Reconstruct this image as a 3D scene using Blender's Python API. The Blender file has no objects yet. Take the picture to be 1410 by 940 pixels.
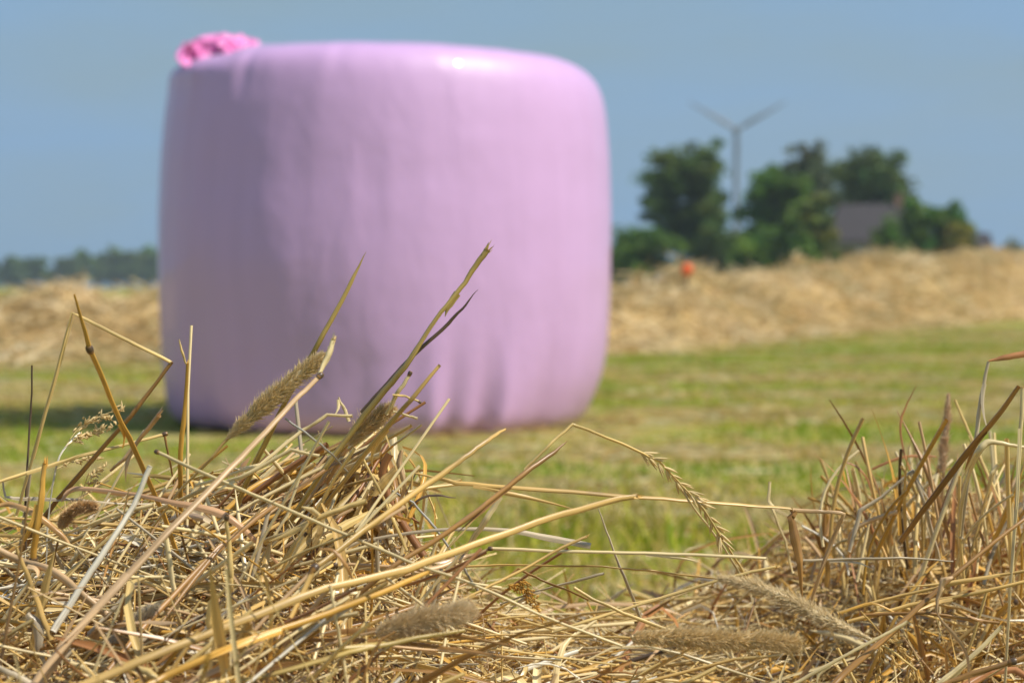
import bpy, math, random
import numpy as np
from mathutils import Vector

# ------------------------------------------------------------------ camera
F = 75.0; SENS = 36.0; W0, H0 = 1410.0, 940.0
FP = F / SENS * W0                       # focal length in photo pixels
CAMZ = 0.40; HORIZON = 395.0
PITCH = math.atan((H0 / 2 - HORIZON) / FP)
sc = bpy.context.scene
COL = sc.collection
cd = bpy.data.cameras.new("camera"); cam = bpy.data.objects.new("camera", cd); COL.objects.link(cam)
cam.location = (0, 0, CAMZ); cam.rotation_euler = (math.pi / 2 - PITCH, 0, 0)
cd.lens = F; cd.sensor_width = SENS; cd.clip_start = 0.02; cd.clip_end = 9000
cd.dof.use_dof = True; cd.dof.focus_distance = 1.02; cd.dof.aperture_fstop = 13.2
sc.camera = cam

# ------------------------------------------------------------------ light
AZ, EL = math.radians(66), math.radians(53)
SUN = Vector((math.cos(EL) * math.sin(AZ), -math.cos(EL) * math.cos(AZ), math.sin(EL)))
w = bpy.data.worlds.new("World"); sc.world = w; w.use_nodes = True
nt = w.node_tree; N, L = nt.nodes, nt.links
bg = N["Background"]; bg.inputs["Strength"].default_value = 0.10
sky = N.new("ShaderNodeTexSky"); sky.sky_type = 'NISHITA'; sky.sun_disc = False
sky.sun_elevation = EL; sky.sun_rotation = math.atan2(SUN.x, SUN.y)
sky.air_density = 1.3; sky.dust_density = 1.0; sky.ozone_density = 1.5
tc = N.new("ShaderNodeTexCoord")
mp = N.new("ShaderNodeMapping"); mp.inputs["Scale"].default_value = (3.0, 3.0, 16.0); mp.inputs["Location"].default_value = (0.35, 0.0, 0.4)
nz = N.new("ShaderNodeTexNoise"); nz.inputs["Scale"].default_value = 1.6; nz.inputs["Detail"].default_value = 5; nz.inputs["Roughness"].default_value = 0.5
L.new(tc.outputs["Generated"], mp.inputs[0]); L.new(mp.outputs[0], nz.inputs["Vector"])
# a distant grey-blue cloud bank standing low over the horizon, thinning out higher up
sx = N.new("ShaderNodeSeparateXYZ"); L.new(tc.outputs["Generated"], sx.inputs[0])
bank = N.new("ShaderNodeMapRange"); bank.inputs["From Min"].default_value = 0.07; bank.inputs["From Max"].default_value = 0.45
bank.inputs["To Min"].default_value = 0.93; bank.inputs["To Max"].default_value = 0.25
L.new(sx.outputs["Z"], bank.inputs["Value"])
cr = N.new("ShaderNodeValToRGB"); cr.color_ramp.elements[0].position = 0.34; cr.color_ramp.elements[1].position = 0.68
cr.color_ramp.elements[0].color = (2.15, 4.0, 6.4, 1); cr.color_ramp.elements[1].color = (2.45, 3.85, 5.0, 1)
m1 = N.new("ShaderNodeMath"); m1.operation = 'MULTIPLY_ADD'; m1.inputs[1].default_value = -0.6   # the bank thins towards one side of the sky
L.new(sx.outputs["X"], m1.inputs[0]); L.new(sx.outputs["Z"], m1.inputs[2])
thin = N.new("ShaderNodeMapRange"); thin.inputs["From Min"].default_value = 0.20; thin.inputs["From Max"].default_value = 0.36; thin.inputs["To Max"].default_value = 0.30
L.new(m1.outputs[0], thin.inputs["Value"])
m2 = N.new("ShaderNodeMath"); m2.operation = 'SUBTRACT'; L.new(nz.outputs["Fac"], m2.inputs[0]); L.new(thin.outputs[0], m2.inputs[1]); L.new(m2.outputs[0], cr.inputs[0])
mx = N.new("ShaderNodeMix"); mx.data_type = 'RGBA'
L.new(bank.outputs[0], mx.inputs["Factor"]); L.new(sky.outputs[0], mx.inputs["A"]); L.new(cr.outputs[0], mx.inputs["B"])
L.new(mx.outputs["Result"], bg.inputs["Color"])
sd = bpy.data.lights.new("sun", 'SUN'); sun = bpy.data.objects.new("sun", sd); COL.objects.link(sun)
sd.energy = 5.0; sd.angle = math.radians(0.5); sd.color = (1.0, 0.94, 0.84)
sun.rotation_euler = (-SUN).to_track_quat('-Z', 'Y').to_euler(); sun.location = (5, -5, 20)
sc.view_settings.view_transform = 'Standard'; sc.view_settings.look = 'None'
sc.view_settings.exposure = 0.0; sc.view_settings.gamma = 1.0; sc.view_settings.use_curve_mapping = False
sc.cycles.volume_bounces = 0; sc.cycles.max_bounces = 8; sc.cycles.transparent_max_bounces = 16
sc.cycles.use_denoising = True
try: sc.cycles.denoiser = 'OPENIMAGEDENOISE'
except Exception: pass

random.seed(7); rng = np.random.default_rng(11)

# ------------------------------------------------------------------ helpers
def at(px, py, d):
    """photo pixel and distance along the view axis -> world point"""
    u = (px - W0 / 2) / FP; v = (H0 / 2 - py) / FP
    cp, sp = math.cos(PITCH), math.sin(PITCH)
    return np.array((u * d, (cp + v * sp) * d, CAMZ + (v * cp - sp) * d))

def smooth(t):
    t = np.clip(t, 0, 1); return t * t * (3 - 2 * t)

_tab = np.random.default_rng(5).random((256, 256))
def vnoise(x, y):
    x = np.asarray(x, float); y = np.asarray(y, float)
    xi = np.floor(x).astype(int); yi = np.floor(y).astype(int); fx = smooth(x - xi); fy = smooth(y - yi)
    a = _tab[xi % 256, yi % 256]; b = _tab[(xi + 1) % 256, yi % 256]
    c = _tab[xi % 256, (yi + 1) % 256]; d = _tab[(xi + 1) % 256, (yi + 1) % 256]
    return (a * (1 - fx) + b * fx) * (1 - fy) + (c * (1 - fx) + d * fx) * fy
def fbm(x, y, o=4):
    s = 0; a = 0.5
    for i in range(o): s = s + a * vnoise(x * 2 ** i + 17 * i, y * 2 ** i + 31 * i); a *= 0.5
    return s / (1 - 0.5 ** o)

class MB:
    """collects quads with a tint and a (across, along, random) coordinate"""
    def __init__(s): s.v = []; s.f = []; s.c = []; s.u = []; s.m = []; s.n = 0
    def add(s, v, f, c, u=None, m=0):
        v = np.asarray(v, float).reshape(-1, 3); f = np.asarray(f, int).reshape(-1, 4)
        c = np.asarray(c, float)
        if c.ndim == 1: c = np.tile(c, (len(v), 1))
        c = c.reshape(-1, 3); c = c / np.maximum(1, c.max(axis=1, keepdims=True) / 0.88)
        if u is None: u = np.zeros((len(v), 3))
        s.v.append(v); s.f.append(f + s.n); s.c.append(c.reshape(-1, 3)); s.u.append(u.reshape(-1, 3)); s.m.append(np.full(len(f), m)); s.n += len(v)
    def build(s, name, mats, parent=None, flat=False, origin=None):
        v = np.concatenate(s.v); f = np.concatenate(s.f); c = np.concatenate(s.c); u = np.concatenate(s.u); m = np.concatenate(s.m)
        if origin is not None: v = v - np.asarray(origin)
        me = bpy.data.meshes.new(name)
        me.vertices.add(len(v)); me.vertices.foreach_set("co", v.ravel())
        me.loops.add(f.size); me.loops.foreach_set("vertex_index", f.ravel().astype(np.int32))
        me.polygons.add(len(f)); me.polygons.foreach_set("loop_start", np.arange(0, f.size, 4, dtype=np.int32))
        try: me.polygons.foreach_set("loop_total", np.full(len(f), 4, dtype=np.int32))
        except Exception: pass
        if not isinstance(mats, (list, tuple)): mats = [mats]
        for q in mats: me.materials.append(q)
        me.polygons.foreach_set("material_index", m.astype(np.int32))
        me.polygons.foreach_set("use_smooth", np.full(len(f), not flat))
        me.update(calc_edges=True)
        a = me.attributes.new("tint", 'FLOAT_COLOR', 'POINT'); a.data.foreach_set("color", np.hstack([c, np.ones((len(c), 1))]).ravel())
        b = me.attributes.new("suv", 'FLOAT_VECTOR', 'POINT'); b.data.foreach_set("vector", u.ravel())
        o = bpy.data.objects.new(name, me); COL.objects.link(o)
        if parent is not None: o.parent = parent
        elif origin is not None: o.location = origin
        return o

def tag(o, label=None, cat=None, group=None, kind=None):
    if label: o["label"] = label
    if cat: o["category"] = cat
    if group: o["group"] = group
    if kind: o["kind"] = kind
    return o
def empty(name, loc):
    o = bpy.data.objects.new(name, None); COL.objects.link(o); o.location = loc; o.empty_display_size = 0.1; return o

CIRC = lambda n: np.array([(math.cos(2 * math.pi * i / n), math.sin(2 * math.pi * i / n)) for i in range(n)])
GROOVE = np.array([(math.cos(a) * r_, math.sin(a) * r_) for a, r_ in [(2 * math.pi * i / 14, (1.0, .88)[i % 2]) for i in range(14)]])
VEE = np.array([(-1, 0.35), (-0.45, -0.08), (0, -0.3), (0.45, -0.08), (1, 0.35)])
FLAT3 = np.array([(-1, 0.16), (0, -0.12), (1, 0.16)])

def sweep(mb, P, R, prof, closed, col, twist=None, ref=None, m=0, R2=None):
    """P (N,K,3), R (N,K); a cross-section prof swept along each of N curves"""
    P = np.asarray(P, float)
    if P.ndim == 2: P = P[None]
    Nn, K, _ = P.shape; S = len(prof)
    R = np.broadcast_to(np.asarray(R, float), (Nn, K)); R2 = R if R2 is None else np.broadcast_to(np.asarray(R2, float), (Nn, K))
    T = np.gradient(P, axis=1); T /= np.linalg.norm(T, axis=2, keepdims=True) + 1e-12
    if ref is None:
        ref = rng.normal(size=(Nn, 3))
        mt = T.mean(axis=1); mt /= np.linalg.norm(mt, axis=1, keepdims=True) + 1e-9
        ref -= 0.9 * mt * np.sum(ref * mt, axis=1, keepdims=True)
    ref = np.broadcast_to(np.asarray(ref, float).reshape(-1, 1, 3), (Nn, K, 3))
    n1 = np.cross(T, ref); n1 /= np.linalg.norm(n1, axis=2, keepdims=True) + 1e-12
    n2 = np.cross(T, n1)
    if twist is not None:
        tw = np.broadcast_to(twist, (Nn, K))[..., None]; a = n1 * np.cos(tw) + n2 * np.sin(tw); b = -n1 * np.sin(tw) + n2 * np.cos(tw); n1, n2 = a, b
    pr = np.asarray(prof)
    V = P[:, :, None, :] + (R[:, :, None] * pr[None, None, :, 0])[..., None] * n1[:, :, None, :] + (R2[:, :, None] * pr[None, None, :, 1])[..., None] * n2[:, :, None, :]
    SS = S if closed else S - 1
    i = np.arange(Nn)[:, None, None]; k = np.arange(K - 1)[None, :, None]; s = np.arange(SS)[None, None, :]; s2 = (s + 1) % S
    b = i * K * S
    f = np.stack([b + k * S + s, b + k * S + s2, b + (k + 1) * S + s2, b + (k + 1) * S + s], axis=-1)
    seg = np.linalg.norm(np.diff(P, axis=1), axis=2); ln = np.concatenate([np.zeros((Nn, 1)), np.cumsum(seg, axis=1)], axis=1)
    U = np.zeros((Nn, K, S, 3)); U[..., 0] = (np.arange(S) / max(1, S - 1))[None, None, :]; U[..., 1] = ln[:, :, None]; U[..., 2] = rng.random((Nn, 1, 1)) * 50
    col = np.asarray(col, float)
    if col.ndim == 1: C = np.broadcast_to(col, (Nn, K, S, 3))
    elif col.ndim == 2 and col.shape == (Nn, 3): C = np.broadcast_to(col[:, None, None, :], (Nn, K, S, 3))
    else: C = np.broadcast_to(col.reshape(Nn, K, 1, 3), (Nn, K, S, 3))
    mb.add(V, f, C.reshape(-1, 3), U.reshape(-1, 3), m)

def box(mb, x0, x1, y0, y1, z0, z1, c=(0.5, 0.5, 0.5)):
    v = [(x0, y0, z0), (x1, y0, z0), (x1, y1, z0), (x0, y1, z0), (x0, y0, z1), (x1, y0, z1), (x1, y1, z1), (x0, y1, z1)]
    mb.add(v, [(0, 3, 2, 1), (4, 5, 6, 7), (0, 1, 5, 4), (1, 2, 6, 5), (2, 3, 7, 6), (3, 0, 4, 7)], c)

# ------------------------------------------------------------------ materials
def mat(name):
    m = bpy.data.materials.new(name); m.use_nodes = True; n = m.node_tree
    return m, n, n.nodes["Principled BSDF"]
def nn(n, t, **k):
    q = n.nodes.new(t)
    for a, b in k.items(): q.inputs[a.replace("_", " ")].default_value = b
    return q

def straw_material(name, rough=0.42, spec=0.5, transl=0.12, streak=1.0):
    m, n, p = mat(name)
    at_ = n.nodes.new("ShaderNodeAttribute"); at_.attribute_name = "tint"
    uv = n.nodes.new("ShaderNodeAttribute"); uv.attribute_name = "suv"
    mpn = n.nodes.new("ShaderNodeMapping"); mpn.inputs["Scale"].default_value = (11, 22, 1)
    n.links.new(uv.outputs["Vector"], mpn.inputs[0])
    a = nn(n, "ShaderNodeTexNoise", Scale=1.0, Detail=3.0, Roughness=0.6); n.links.new(mpn.outputs[0], a.inputs["Vector"])
    mpb = n.nodes.new("ShaderNodeMapping"); mpb.inputs["Scale"].default_value = (1.2, 60, 1)
    n.links.new(uv.outputs["Vector"], mpb.inputs[0])
    b = nn(n, "ShaderNodeTexNoise", Scale=1.0, Detail=2.0, Roughness=0.6); n.links.new(mpb.outputs[0], b.inputs["Vector"])
    r1 = n.nodes.new("ShaderNodeMapRange"); r1.inputs["From Min"].default_value = 0.3; r1.inputs["From Max"].default_value = 0.7
    r1.inputs["To Min"].default_value = 1 - 0.32 * streak; r1.inputs["To Max"].default_value = 1 + 0.28 * streak; n.links.new(a.outputs["Fac"], r1.inputs["Value"])
    mul = n.nodes.new("ShaderNodeVectorMath"); mul.operation = 'SCALE'
    n.links.new(at_.outputs["Color"], mul.inputs[0]); n.links.new(r1.outputs[0], mul.inputs["Scale"])
    # grey and brown weathering spots
    r2 = n.nodes.new("ShaderNodeMapRange"); r2.inputs["From Min"].default_value = 0.6; r2.inputs["From Max"].default_value = 0.72
    r2.inputs["To Max"].default_value = 0.32 * streak; n.links.new(b.outputs["Fac"], r2.inputs["Value"])
    mixn = n.nodes.new("ShaderNodeMix"); mixn.data_type = 'RGBA'; mixn.inputs["B"].default_value = (0.20, 0.13, 0.08, 1)
    n.links.new(r2.outputs[0], mixn.inputs["Factor"]); n.links.new(mul.outputs[0], mixn.inputs["A"])
    n.links.new(mixn.outputs["Result"], p.inputs["Base Color"])
    p.inputs["Roughness"].default_value = rough; p.inputs["Specular IOR Level"].default_value = spec
    tr = n.nodes.new("ShaderNodeBsdfTranslucent"); n.links.new(mixn.outputs["Result"], tr.inputs["Color"])
    ms = n.nodes.new("ShaderNodeMixShader"); ms.inputs[0].default_value = transl
    out = n.nodes["Material Output"]
    n.links.new(p.outputs[0], ms.inputs[1]); n.links.new(tr.outputs[0], ms.inputs[2]); n.links.new(ms.outputs[0], out.inputs["Surface"])
    return m

M_straw = straw_material("dry_straw", rough=0.33, spec=0.5)
M_fuzz = straw_material("seed_fuzz", rough=0.6, spec=0.25, transl=0.35, streak=0.1)
M_blade = straw_material("grass_blade", rough=0.5, spec=0.3, transl=0.35, streak=0.6)
M_farhay = straw_material("far_hay", rough=0.6, spec=0.25, transl=0.15, streak=0.7)
M_leafs = straw_material("tree_leaves", rough=0.6, spec=0.3, transl=0.3, streak=0.3)

def plain(name, col, rough=0.7, var=0.25, scale=3.0, bump=0.0, spec=0.4, col2=None):
    m, n, p = mat(name)
    c = n.nodes.new("ShaderNodeTexCoord"); a = nn(n, "ShaderNodeTexNoise", Scale=scale, Detail=5.0, Roughness=0.6); n.links.new(c.outputs["Object"], a.inputs["Vector"])
    r = n.nodes.new("ShaderNodeValToRGB"); c2 = col2 or tuple(x * (1 - var) for x in col); c1 = tuple(min(1, x * (1 + var)) for x in col)
    r.color_ramp.elements[0].position = 0.35; r.color_ramp.elements[1].position = 0.65
    r.color_ramp.elements[0].color = (*c2, 1); r.color_ramp.elements[1].color = (*c1, 1)
    n.links.new(a.outputs["Fac"], r.inputs[0]); n.links.new(r.outputs[0], p.inputs["Base Color"])
    p.inputs["Roughness"].default_value = rough; p.inputs["Specular IOR Level"].default_value = spec
    if bump:
        b = nn(n, "ShaderNodeBump", Strength=0.6, Distance=bump); n.links.new(a.outputs["Fac"], b.inputs["Height"]); n.links.new(b.outputs[0], p.inputs["Normal"])
    return m

M_core = plain("hay_core", (0.18, 0.12, 0.05), 0.9, 0.5, 60, 0.01)  # hay under the strands, coloured dark to paint shade into the heap's gaps
M_farcore = plain("far_hay_core", (0.46, 0.32, 0.13), 0.9, 0.3, 5, 0.03)
M_bark = plain("bark", (0.10, 0.08, 0.06), 0.9)
M_roof = plain("roof_tiles", (0.036, 0.031, 0.034), 0.7, 0.2, 2)
M_wall = plain("house_wall", (0.42, 0.40, 0.37), 0.85, 0.12, 1)
M_brick = plain("brick", (0.24, 0.14, 0.10), 0.9, 0.2, 4)
M_glass = plain("window_glass", (0.02, 0.022, 0.025), 0.15, 0.1)
M_white = plain("white_paint", (0.75, 0.75, 0.73), 0.5, 0.05)
M_turb = plain("turbine_paint", (0.15, 0.165, 0.18), 0.5, 0.05, 0.2)
M_orange = plain("orange_plastic", (0.85, 0.13, 0.03), 0.4, 0.08, 8)
M_wood = plain("stake_wood", (0.3, 0.2, 0.1), 0.8, 0.2, 20)

def film(name, col, rough, bumpd, hot=None):
    m, n, p = mat(name)
    c = n.nodes.new("ShaderNodeTexCoord")
    mp = n.nodes.new("ShaderNodeMapping"); mp.inputs["Scale"].default_value = (1, 1, 0.06); n.links.new(c.outputs["Object"], mp.inputs[0])
    a = nn(n, "ShaderNodeTexNoise", Scale=26.0, Detail=4.0, Roughness=0.55); n.links.new(mp.outputs[0], a.inputs["Vector"])
    a2 = nn(n, "ShaderNodeTexNoise", Scale=3.5, Detail=3.0, Roughness=0.5); n.links.new(c.outputs["Object"], a2.inputs["Vector"])
    # overlapping film layers: more layers read as deeper pink
    r = n.nodes.new("ShaderNodeValToRGB"); r.color_ramp.elements[0].position = 0.3; r.color_ramp.elements[1].position = 0.7
    r.color_ramp.elements[0].color = (*[x * 0.97 for x in col], 1); r.color_ramp.elements[1].color = (*[min(1, x * 1.03) for x in col], 1)
    n.links.new(a.outputs["Fac"], r.inputs[0]); n.links.new(r.outputs[0], p.inputs["Base Color"])
    p.inputs["Roughness"].default_value = rough; p.inputs["Specular IOR Level"].default_value = 0.5
    p.inputs["Coat Weight"].default_value = 0.3; p.inputs["Coat Roughness"].default_value = 0.05
    b = nn(n, "ShaderNodeBump", Strength=0.5, Distance=bumpd); n.links.new(a.outputs["Fac"], b.inputs["Height"])
    a3 = nn(n, "ShaderNodeTexNoise", Scale=9.0, Detail=3.0, Roughness=0.6, Distortion=0.5); mp3 = n.nodes.new("ShaderNodeMapping"); mp3.inputs["Rotation"].default_value = (0.3, 0.5, 0.2); mp3.inputs["Scale"].default_value = (1, 1, 0.35)
    n.links.new(c.outputs["Object"], mp3.inputs[0]); n.links.new(mp3.outputs[0], a3.inputs["Vector"])
    b3 = nn(n, "ShaderNodeBump", Strength=0.4, Distance=0.012); n.links.new(a3.outputs["Fac"], b3.inputs["Height"]); n.links.new(b.outputs[0], b3.inputs["Normal"]); b = b3
    b2 = nn(n, "ShaderNodeBump", Strength=0.35, Distance=0.02); n.links.new(a2.outputs["Fac"], b2.inputs["Height"]); n.links.new(b.outputs[0], b2.inputs["Normal"])
    n.links.new(b2.outputs[0], p.inputs["Normal"])
    return m
M_film = film("pink_stretch_film", (0.62, 0.385, 0.66), 0.46, 0.0006)
M_knot = film("hot_pink_film", (0.93, 0.27, 0.62), 0.45, 0.003)

# ground: mown meadow, green and yellowed patches drawn out along the mowing direction
m, n, p = mat("meadow_ground")
c = n.nodes.new("ShaderNodeTexCoord"); mp = n.nodes.new("ShaderNodeMapping"); mp.inputs["Scale"].default_value = (0.7, 1.5, 1)
n.links.new(c.outputs["Object"], mp.inputs[0])
a = nn(n, "ShaderNodeTexNoise", Scale=1.1, Detail=6.0, Roughness=0.6); n.links.new(mp.outputs[0], a.inputs["Vector"])
r = n.nodes.new("ShaderNodeValToRGB"); e = r.color_ramp.elements
e[0].position = 0.3; e[0].color = (0.17, 0.21, 0.025, 1); e[1].position = 0.72; e[1].color = (0.42, 0.34, 0.14, 1)
q = e.new(0.5); q.color = (0.28, 0.27, 0.055, 1)
n.links.new(a.outputs["Fac"], r.inputs[0]); n.links.new(r.outputs[0], p.inputs["Base Color"]); p.inputs["Roughness"].default_value = 0.95
p.inputs["Specular IOR Level"].default_value = 0.1
M_ground = m

# ------------------------------------------------------------------ ground
def rows(xs, ys, zf):
    X, Y = np.meshgrid(xs, ys); Z = zf(X, Y); v = np.stack([X, Y, Z], -1).reshape(-1, 3)
    nx, ny = len(xs), len(ys); i = np.arange(ny - 1)[:, None] * nx + np.arange(nx - 1)[None]
    f = np.stack([i, i + 1, i + nx + 1, i + nx], -1)
    return v, f
xs = np.concatenate([-np.geomspace(1400, 8, 22), np.linspace(-7.5, 7.5, 91), np.geomspace(8, 1400, 22)])
ys = np.concatenate([-np.geomspace(90, 2, 10), np.linspace(-1.5, 18, 118), np.geomspace(18.5, 1250, 40)])
gm = MB(); v, f = rows(xs, ys, lambda X, Y: 0.018 * (fbm(X * 1.3 + 40, Y * 1.3 + 40) - 0.5) * (np.abs(X) < 9) * (Y < 18)); gm.add(v, f, (0.2, 0.2, 0.05))
tag(gm.build("ground", M_ground), kind="structure")

# ------------------------------------------------------------------ far hay swath
XB = [-9, -2.6, 0.6, 5.6, 12, 20]; YB = [8.6, 10.6, 12.3, 24.5, 37, 49]
XC = [-9, -2.9, -0.5, 1.05, 3.9, 6.7, 14, 24]; YC = [10.8, 12.3, 13.8, 15.8, 22.8, 30, 42, 56]; ZC = [0.20, 0.215, 0.28, 0.37, 0.58, 0.80, 0.93, 1.1]
def far_h(X, Y):
    yb = np.interp(X, XB, YB); yc = np.maximum(np.interp(X, XC, YC), yb + 1.4); zc = np.interp(X, XC, ZC)
    t = (Y - yb) / (yc - yb); up = smooth(t * 0.9 + 0.05) ** 0.8; dn = 1 - smooth((Y - yc - 0.8) / 4.0)
    lump = 0.26 * (fbm(X * 1.4 + 9, Y * 1.0 + 3, 3) - 0.5) + 0.22 * (np.abs(fbm(X * 3.6 + 70, Y * 2.4 + 33, 3) - 0.5) * 2.2 - 0.35)
    h = zc * np.where(t < 1, up, dn) + lump * np.clip(t * 3, 0, 1) * (Y < yc + 4)
    return np.where((t < -0.02) | (Y > yc + 4.8), -0.03, h)
hb = MB(); v, f = rows(np.linspace(-9, 20, 420), np.linspace(8.4, 58, 500), far_h); 
f = f.reshape(-1, 4); keep = v[f][:, :, 2].max(axis=1) > -0.02; hb.add(v, f[keep], (0.4, 0.28, 0.13), m=1)
nS = 60000
x = rng.uniform(-9, 18, nS); y0 = np.interp(x, XB, YB); y = y0 + rng.random(nS) ** 0.8 * (np.maximum(np.interp(x, XC, YC) - y0, 1.4) + 1.4) - 0.25
vis = np.abs(x) < 0.36 * y + 1; x, y = x[vis], y[vis]; nS = len(x)
z = np.maximum(far_h(x, y), 0) + rng.uniform(-0.01, 0.05, nS)
K = 4; t = np.linspace(-0.5, 0.5, K); L_ = rng.uniform(0.1, 0.42, nS); th = rng.uniform(0, 2 * np.pi, nS); ph = rng.normal(0.1, 0.35, nS)
D = np.stack([np.cos(th) * np.cos(ph), np.sin(th) * np.cos(ph), np.sin(ph)], -1)
P = np.stack([x, y, z], -1)[:, None] + D[:, None] * (t[None, :, None] * L_[:, None, None]); P[:, :, 2] += (0.05 * L_[:, None]) * (1 - (2 * t) ** 2)
PAL = np.array([(0.80, 0.64, 0.38), (0.70, 0.54, 0.28), (0.62, 0.48, 0.24), (0.62, 0.43, 0.19), (0.40, 0.35, 0.17), (0.86, 0.72, 0.46)])
pn = fbm(x * 1.6, y * 1.1, 3); idx = np.clip(((pn * 9 - 1.8 + rng.normal(0, 1.1, nS))).astype(int), 0, 5)
sweep(hb, P, rng.uniform(0.0025, 0.006, nS)[:, None] * np.ones((1, K)), FLAT3, False, PAL[idx] * rng.uniform(0.8, 1.15, (nS, 1)))
tag(hb.build("hay_swath", [M_farhay, M_farcore]), "long raked bank of tan dry hay lying across the mown meadow behind the bale", "hay", kind="stuff")

# ------------------------------------------------------------------ mown grass
nG = 170000
y = 1.7 + 19 * rng.random(nG) ** 0.95; x = rng.uniform(-1, 1, nG) * (0.30 * y + 0.7)
k = y < np.interp(x, XB, YB) + 0.5; x, y = x[k], y[k]; nG = len(x)
z = 0.018 * (fbm(x * 1.3 + 40, y * 1.3 + 40) - 0.5)
patch = fbm(x * 0.9 + 5, y * 2.2 + 8, 4); patch2 = fbm(x * 3 + 50, y * 3 + 20, 3)
K = 3; t = np.linspace(0, 1, K); hgt = rng.uniform(0.012, 0.040, nG) * (0.6 + 0.9 * patch2) * np.interp(y, [2, 3.6, 4.5], [2.2, 1.9, .9]) * np.where(np.hypot(x - (527 - 705) / FP * 6.22, y - 6.22) < 1.0, .35, 1) * np.where(rng.random(nG) < .06, 1.8, 1); th = rng.uniform(0, 2 * np.pi, nG); ln = rng.uniform(0.05, 0.9, nG)
B = np.stack([x, y, z - 0.003], -1)[:, None]
off = np.stack([np.cos(th)[:, None] * ln[:, None] * t ** 1.6, np.sin(th)[:, None] * ln[:, None] * t ** 1.6, np.broadcast_to(t * (1 - 0.25 * t), (nG, K))], -1) * hgt[:, None, None]
GP = np.array([(0.21, 0.33, 0.012), (0.31, 0.38, 0.02), (0.42, 0.42, 0.03), (0.54, 0.45, 0.08), (0.62, 0.47, 0.15), (0.68, 0.55, 0.26)])
gi = np.clip((patch * 14 - 4.2 - 1.3 * np.exp(-((y - np.interp(x, XB, YB) + 2.6) / 2.4) ** 2) * smooth(x + .5) + rng.normal(0, 1.15, nG)), 0, 5).astype(int)
gb = MB(); sweep(gb, B + off, (rng.uniform(0.0016, 0.0034, nG)[:, None] * np.array([1, 0.8, 0.12])[None]) , np.array([(-1, 0.), (1, 0.)]), False, GP[gi] * rng.uniform(0.8, 1.2, (nG, 1)))
# clippings lying flat
nC = 65000
y = 1.7 + 19 * rng.random(nC) ** 0.95; x = rng.uniform(-1, 1, nC) * (0.30 * y + 0.7); k = (y < np.interp(x, XB, YB) + 0.6) & (rng.random(nC) < smooth((fbm(x * 0.9 + 5, y * 2.2 + 8, 4) - 0.42) * 4) + 0.12)
x, y = x[k], y[k]; nC = len(x); th = rng.uniform(0, np.pi, nC); L_ = rng.uniform(0.03, 0.16, nC); t = np.linspace(-0.5, 0.5, 3)
P = np.stack([x, y, 0.007 + 0.012 * rng.random(nC)], -1)[:, None] + np.stack([np.cos(th), np.sin(th), rng.normal(0, 0.07, nC)], -1)[:, None] * (t[None, :, None] * L_[:, None, None])
CP = np.array([(0.70, 0.56, 0.28), (0.58, 0.42, 0.16), (0.56, 0.52, 0.30), (0.46, 0.30, 0.10)])
sweep(gb, P, rng.uniform(0.0012, 0.0028, nC)[:, None] * np.ones((1, 3)), FLAT3, False, CP[rng.integers(0, 4, nC)])
tag(gb.build("mown_grass", M_blade), "short mown grass, patchy green and straw yellow, around the bale", "grass", kind="stuff")

# ------------------------------------------------------------------ the bale
BD = 6.22; BX = (527 - 705) / FP * BD; BY = BD
mppx = BD / FP
def silhouette(h):
    """left and right radius against height, read off the photograph"""
    hh = np.array([-0.005, 0.0, 0.012, 0.035, 0.07, 0.13, 0.25, 0.42, 0.62, 0.80, 0.93, 1.01, 1.055, 1.085, 1.105, 1.122, 1.132, 1.138])
    rr = np.array([0.0, 0.585, 0.625, 0.643, 0.653, 0.662, 0.671, 0.677, 0.677, 0.670, 0.660, 0.648, 0.634, 0.610, 0.572, 0.49, 0.30, 0.0])
    return hh, rr
hh, rr = silhouette(0); hh = np.where(hh > 0.8, 0.8 + (hh - 0.8) * 0.885, hh); hh = np.where(hh > .4, .4 + (hh - .4) * .964, hh); rr = rr * .964
# resample the profile finely along its length, with a smooth spline
seg = np.concatenate([[0], np.cumsum(np.hypot(np.diff(hh), np.diff(rr)))]); nv = 150
tt = np.linspace(0, seg[-1], nv); ph_, pr_ = np.interp(tt, seg, hh), np.interp(tt, seg, rr)
ker = np.exp(-np.linspace(-2, 2, 9) ** 2); ker /= ker.sum()
ph_ = np.convolve(np.pad(ph_, 4, 'edge'), ker, 'valid'); pr_ = np.convolve(np.pad(pr_, 4, mode='reflect', reflect_type='odd'), ker, 'valid'); pr_[0] = pr_[-1] = 0.0
nu = 260; TH = np.linspace(0, 2 * np.pi, nu, endpoint=False)      # theta 0 = +x (right), -pi/2 = towards the camera
def wrapd(a, b): return (a - b + np.pi) % (2 * np.pi) - np.pi
Tm, Hm = np.meshgrid(TH, ph_); Rm = np.repeat(pr_[:, None], nu, 1)
side = smooth((Rm - 0.2) / 0.3)
disp = 0.010 * (fbm(np.cos(Tm) * 3 + 20, np.sin(Tm) * 3 + Hm * 0.8 + 20, 3) - 0.5) * 2
disp += 0.0012 * (fbm(np.cos(Tm) * 14 + 60, np.sin(Tm) * 14 + Hm * 1.1 + 60, 3) - 0.5) * 2
disp += 0.010 * np.exp(-(wrapd(Tm, -2.05) / 0.55) ** 2 - ((Hm - 0.50) / 0.17) ** 2)          # belly of the lower left
disp -= 0.010 * np.exp(-(wrapd(Tm, -1.75) / 0.35) ** 2 - ((Hm - 0.13) / 0.14) ** 2)
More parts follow.
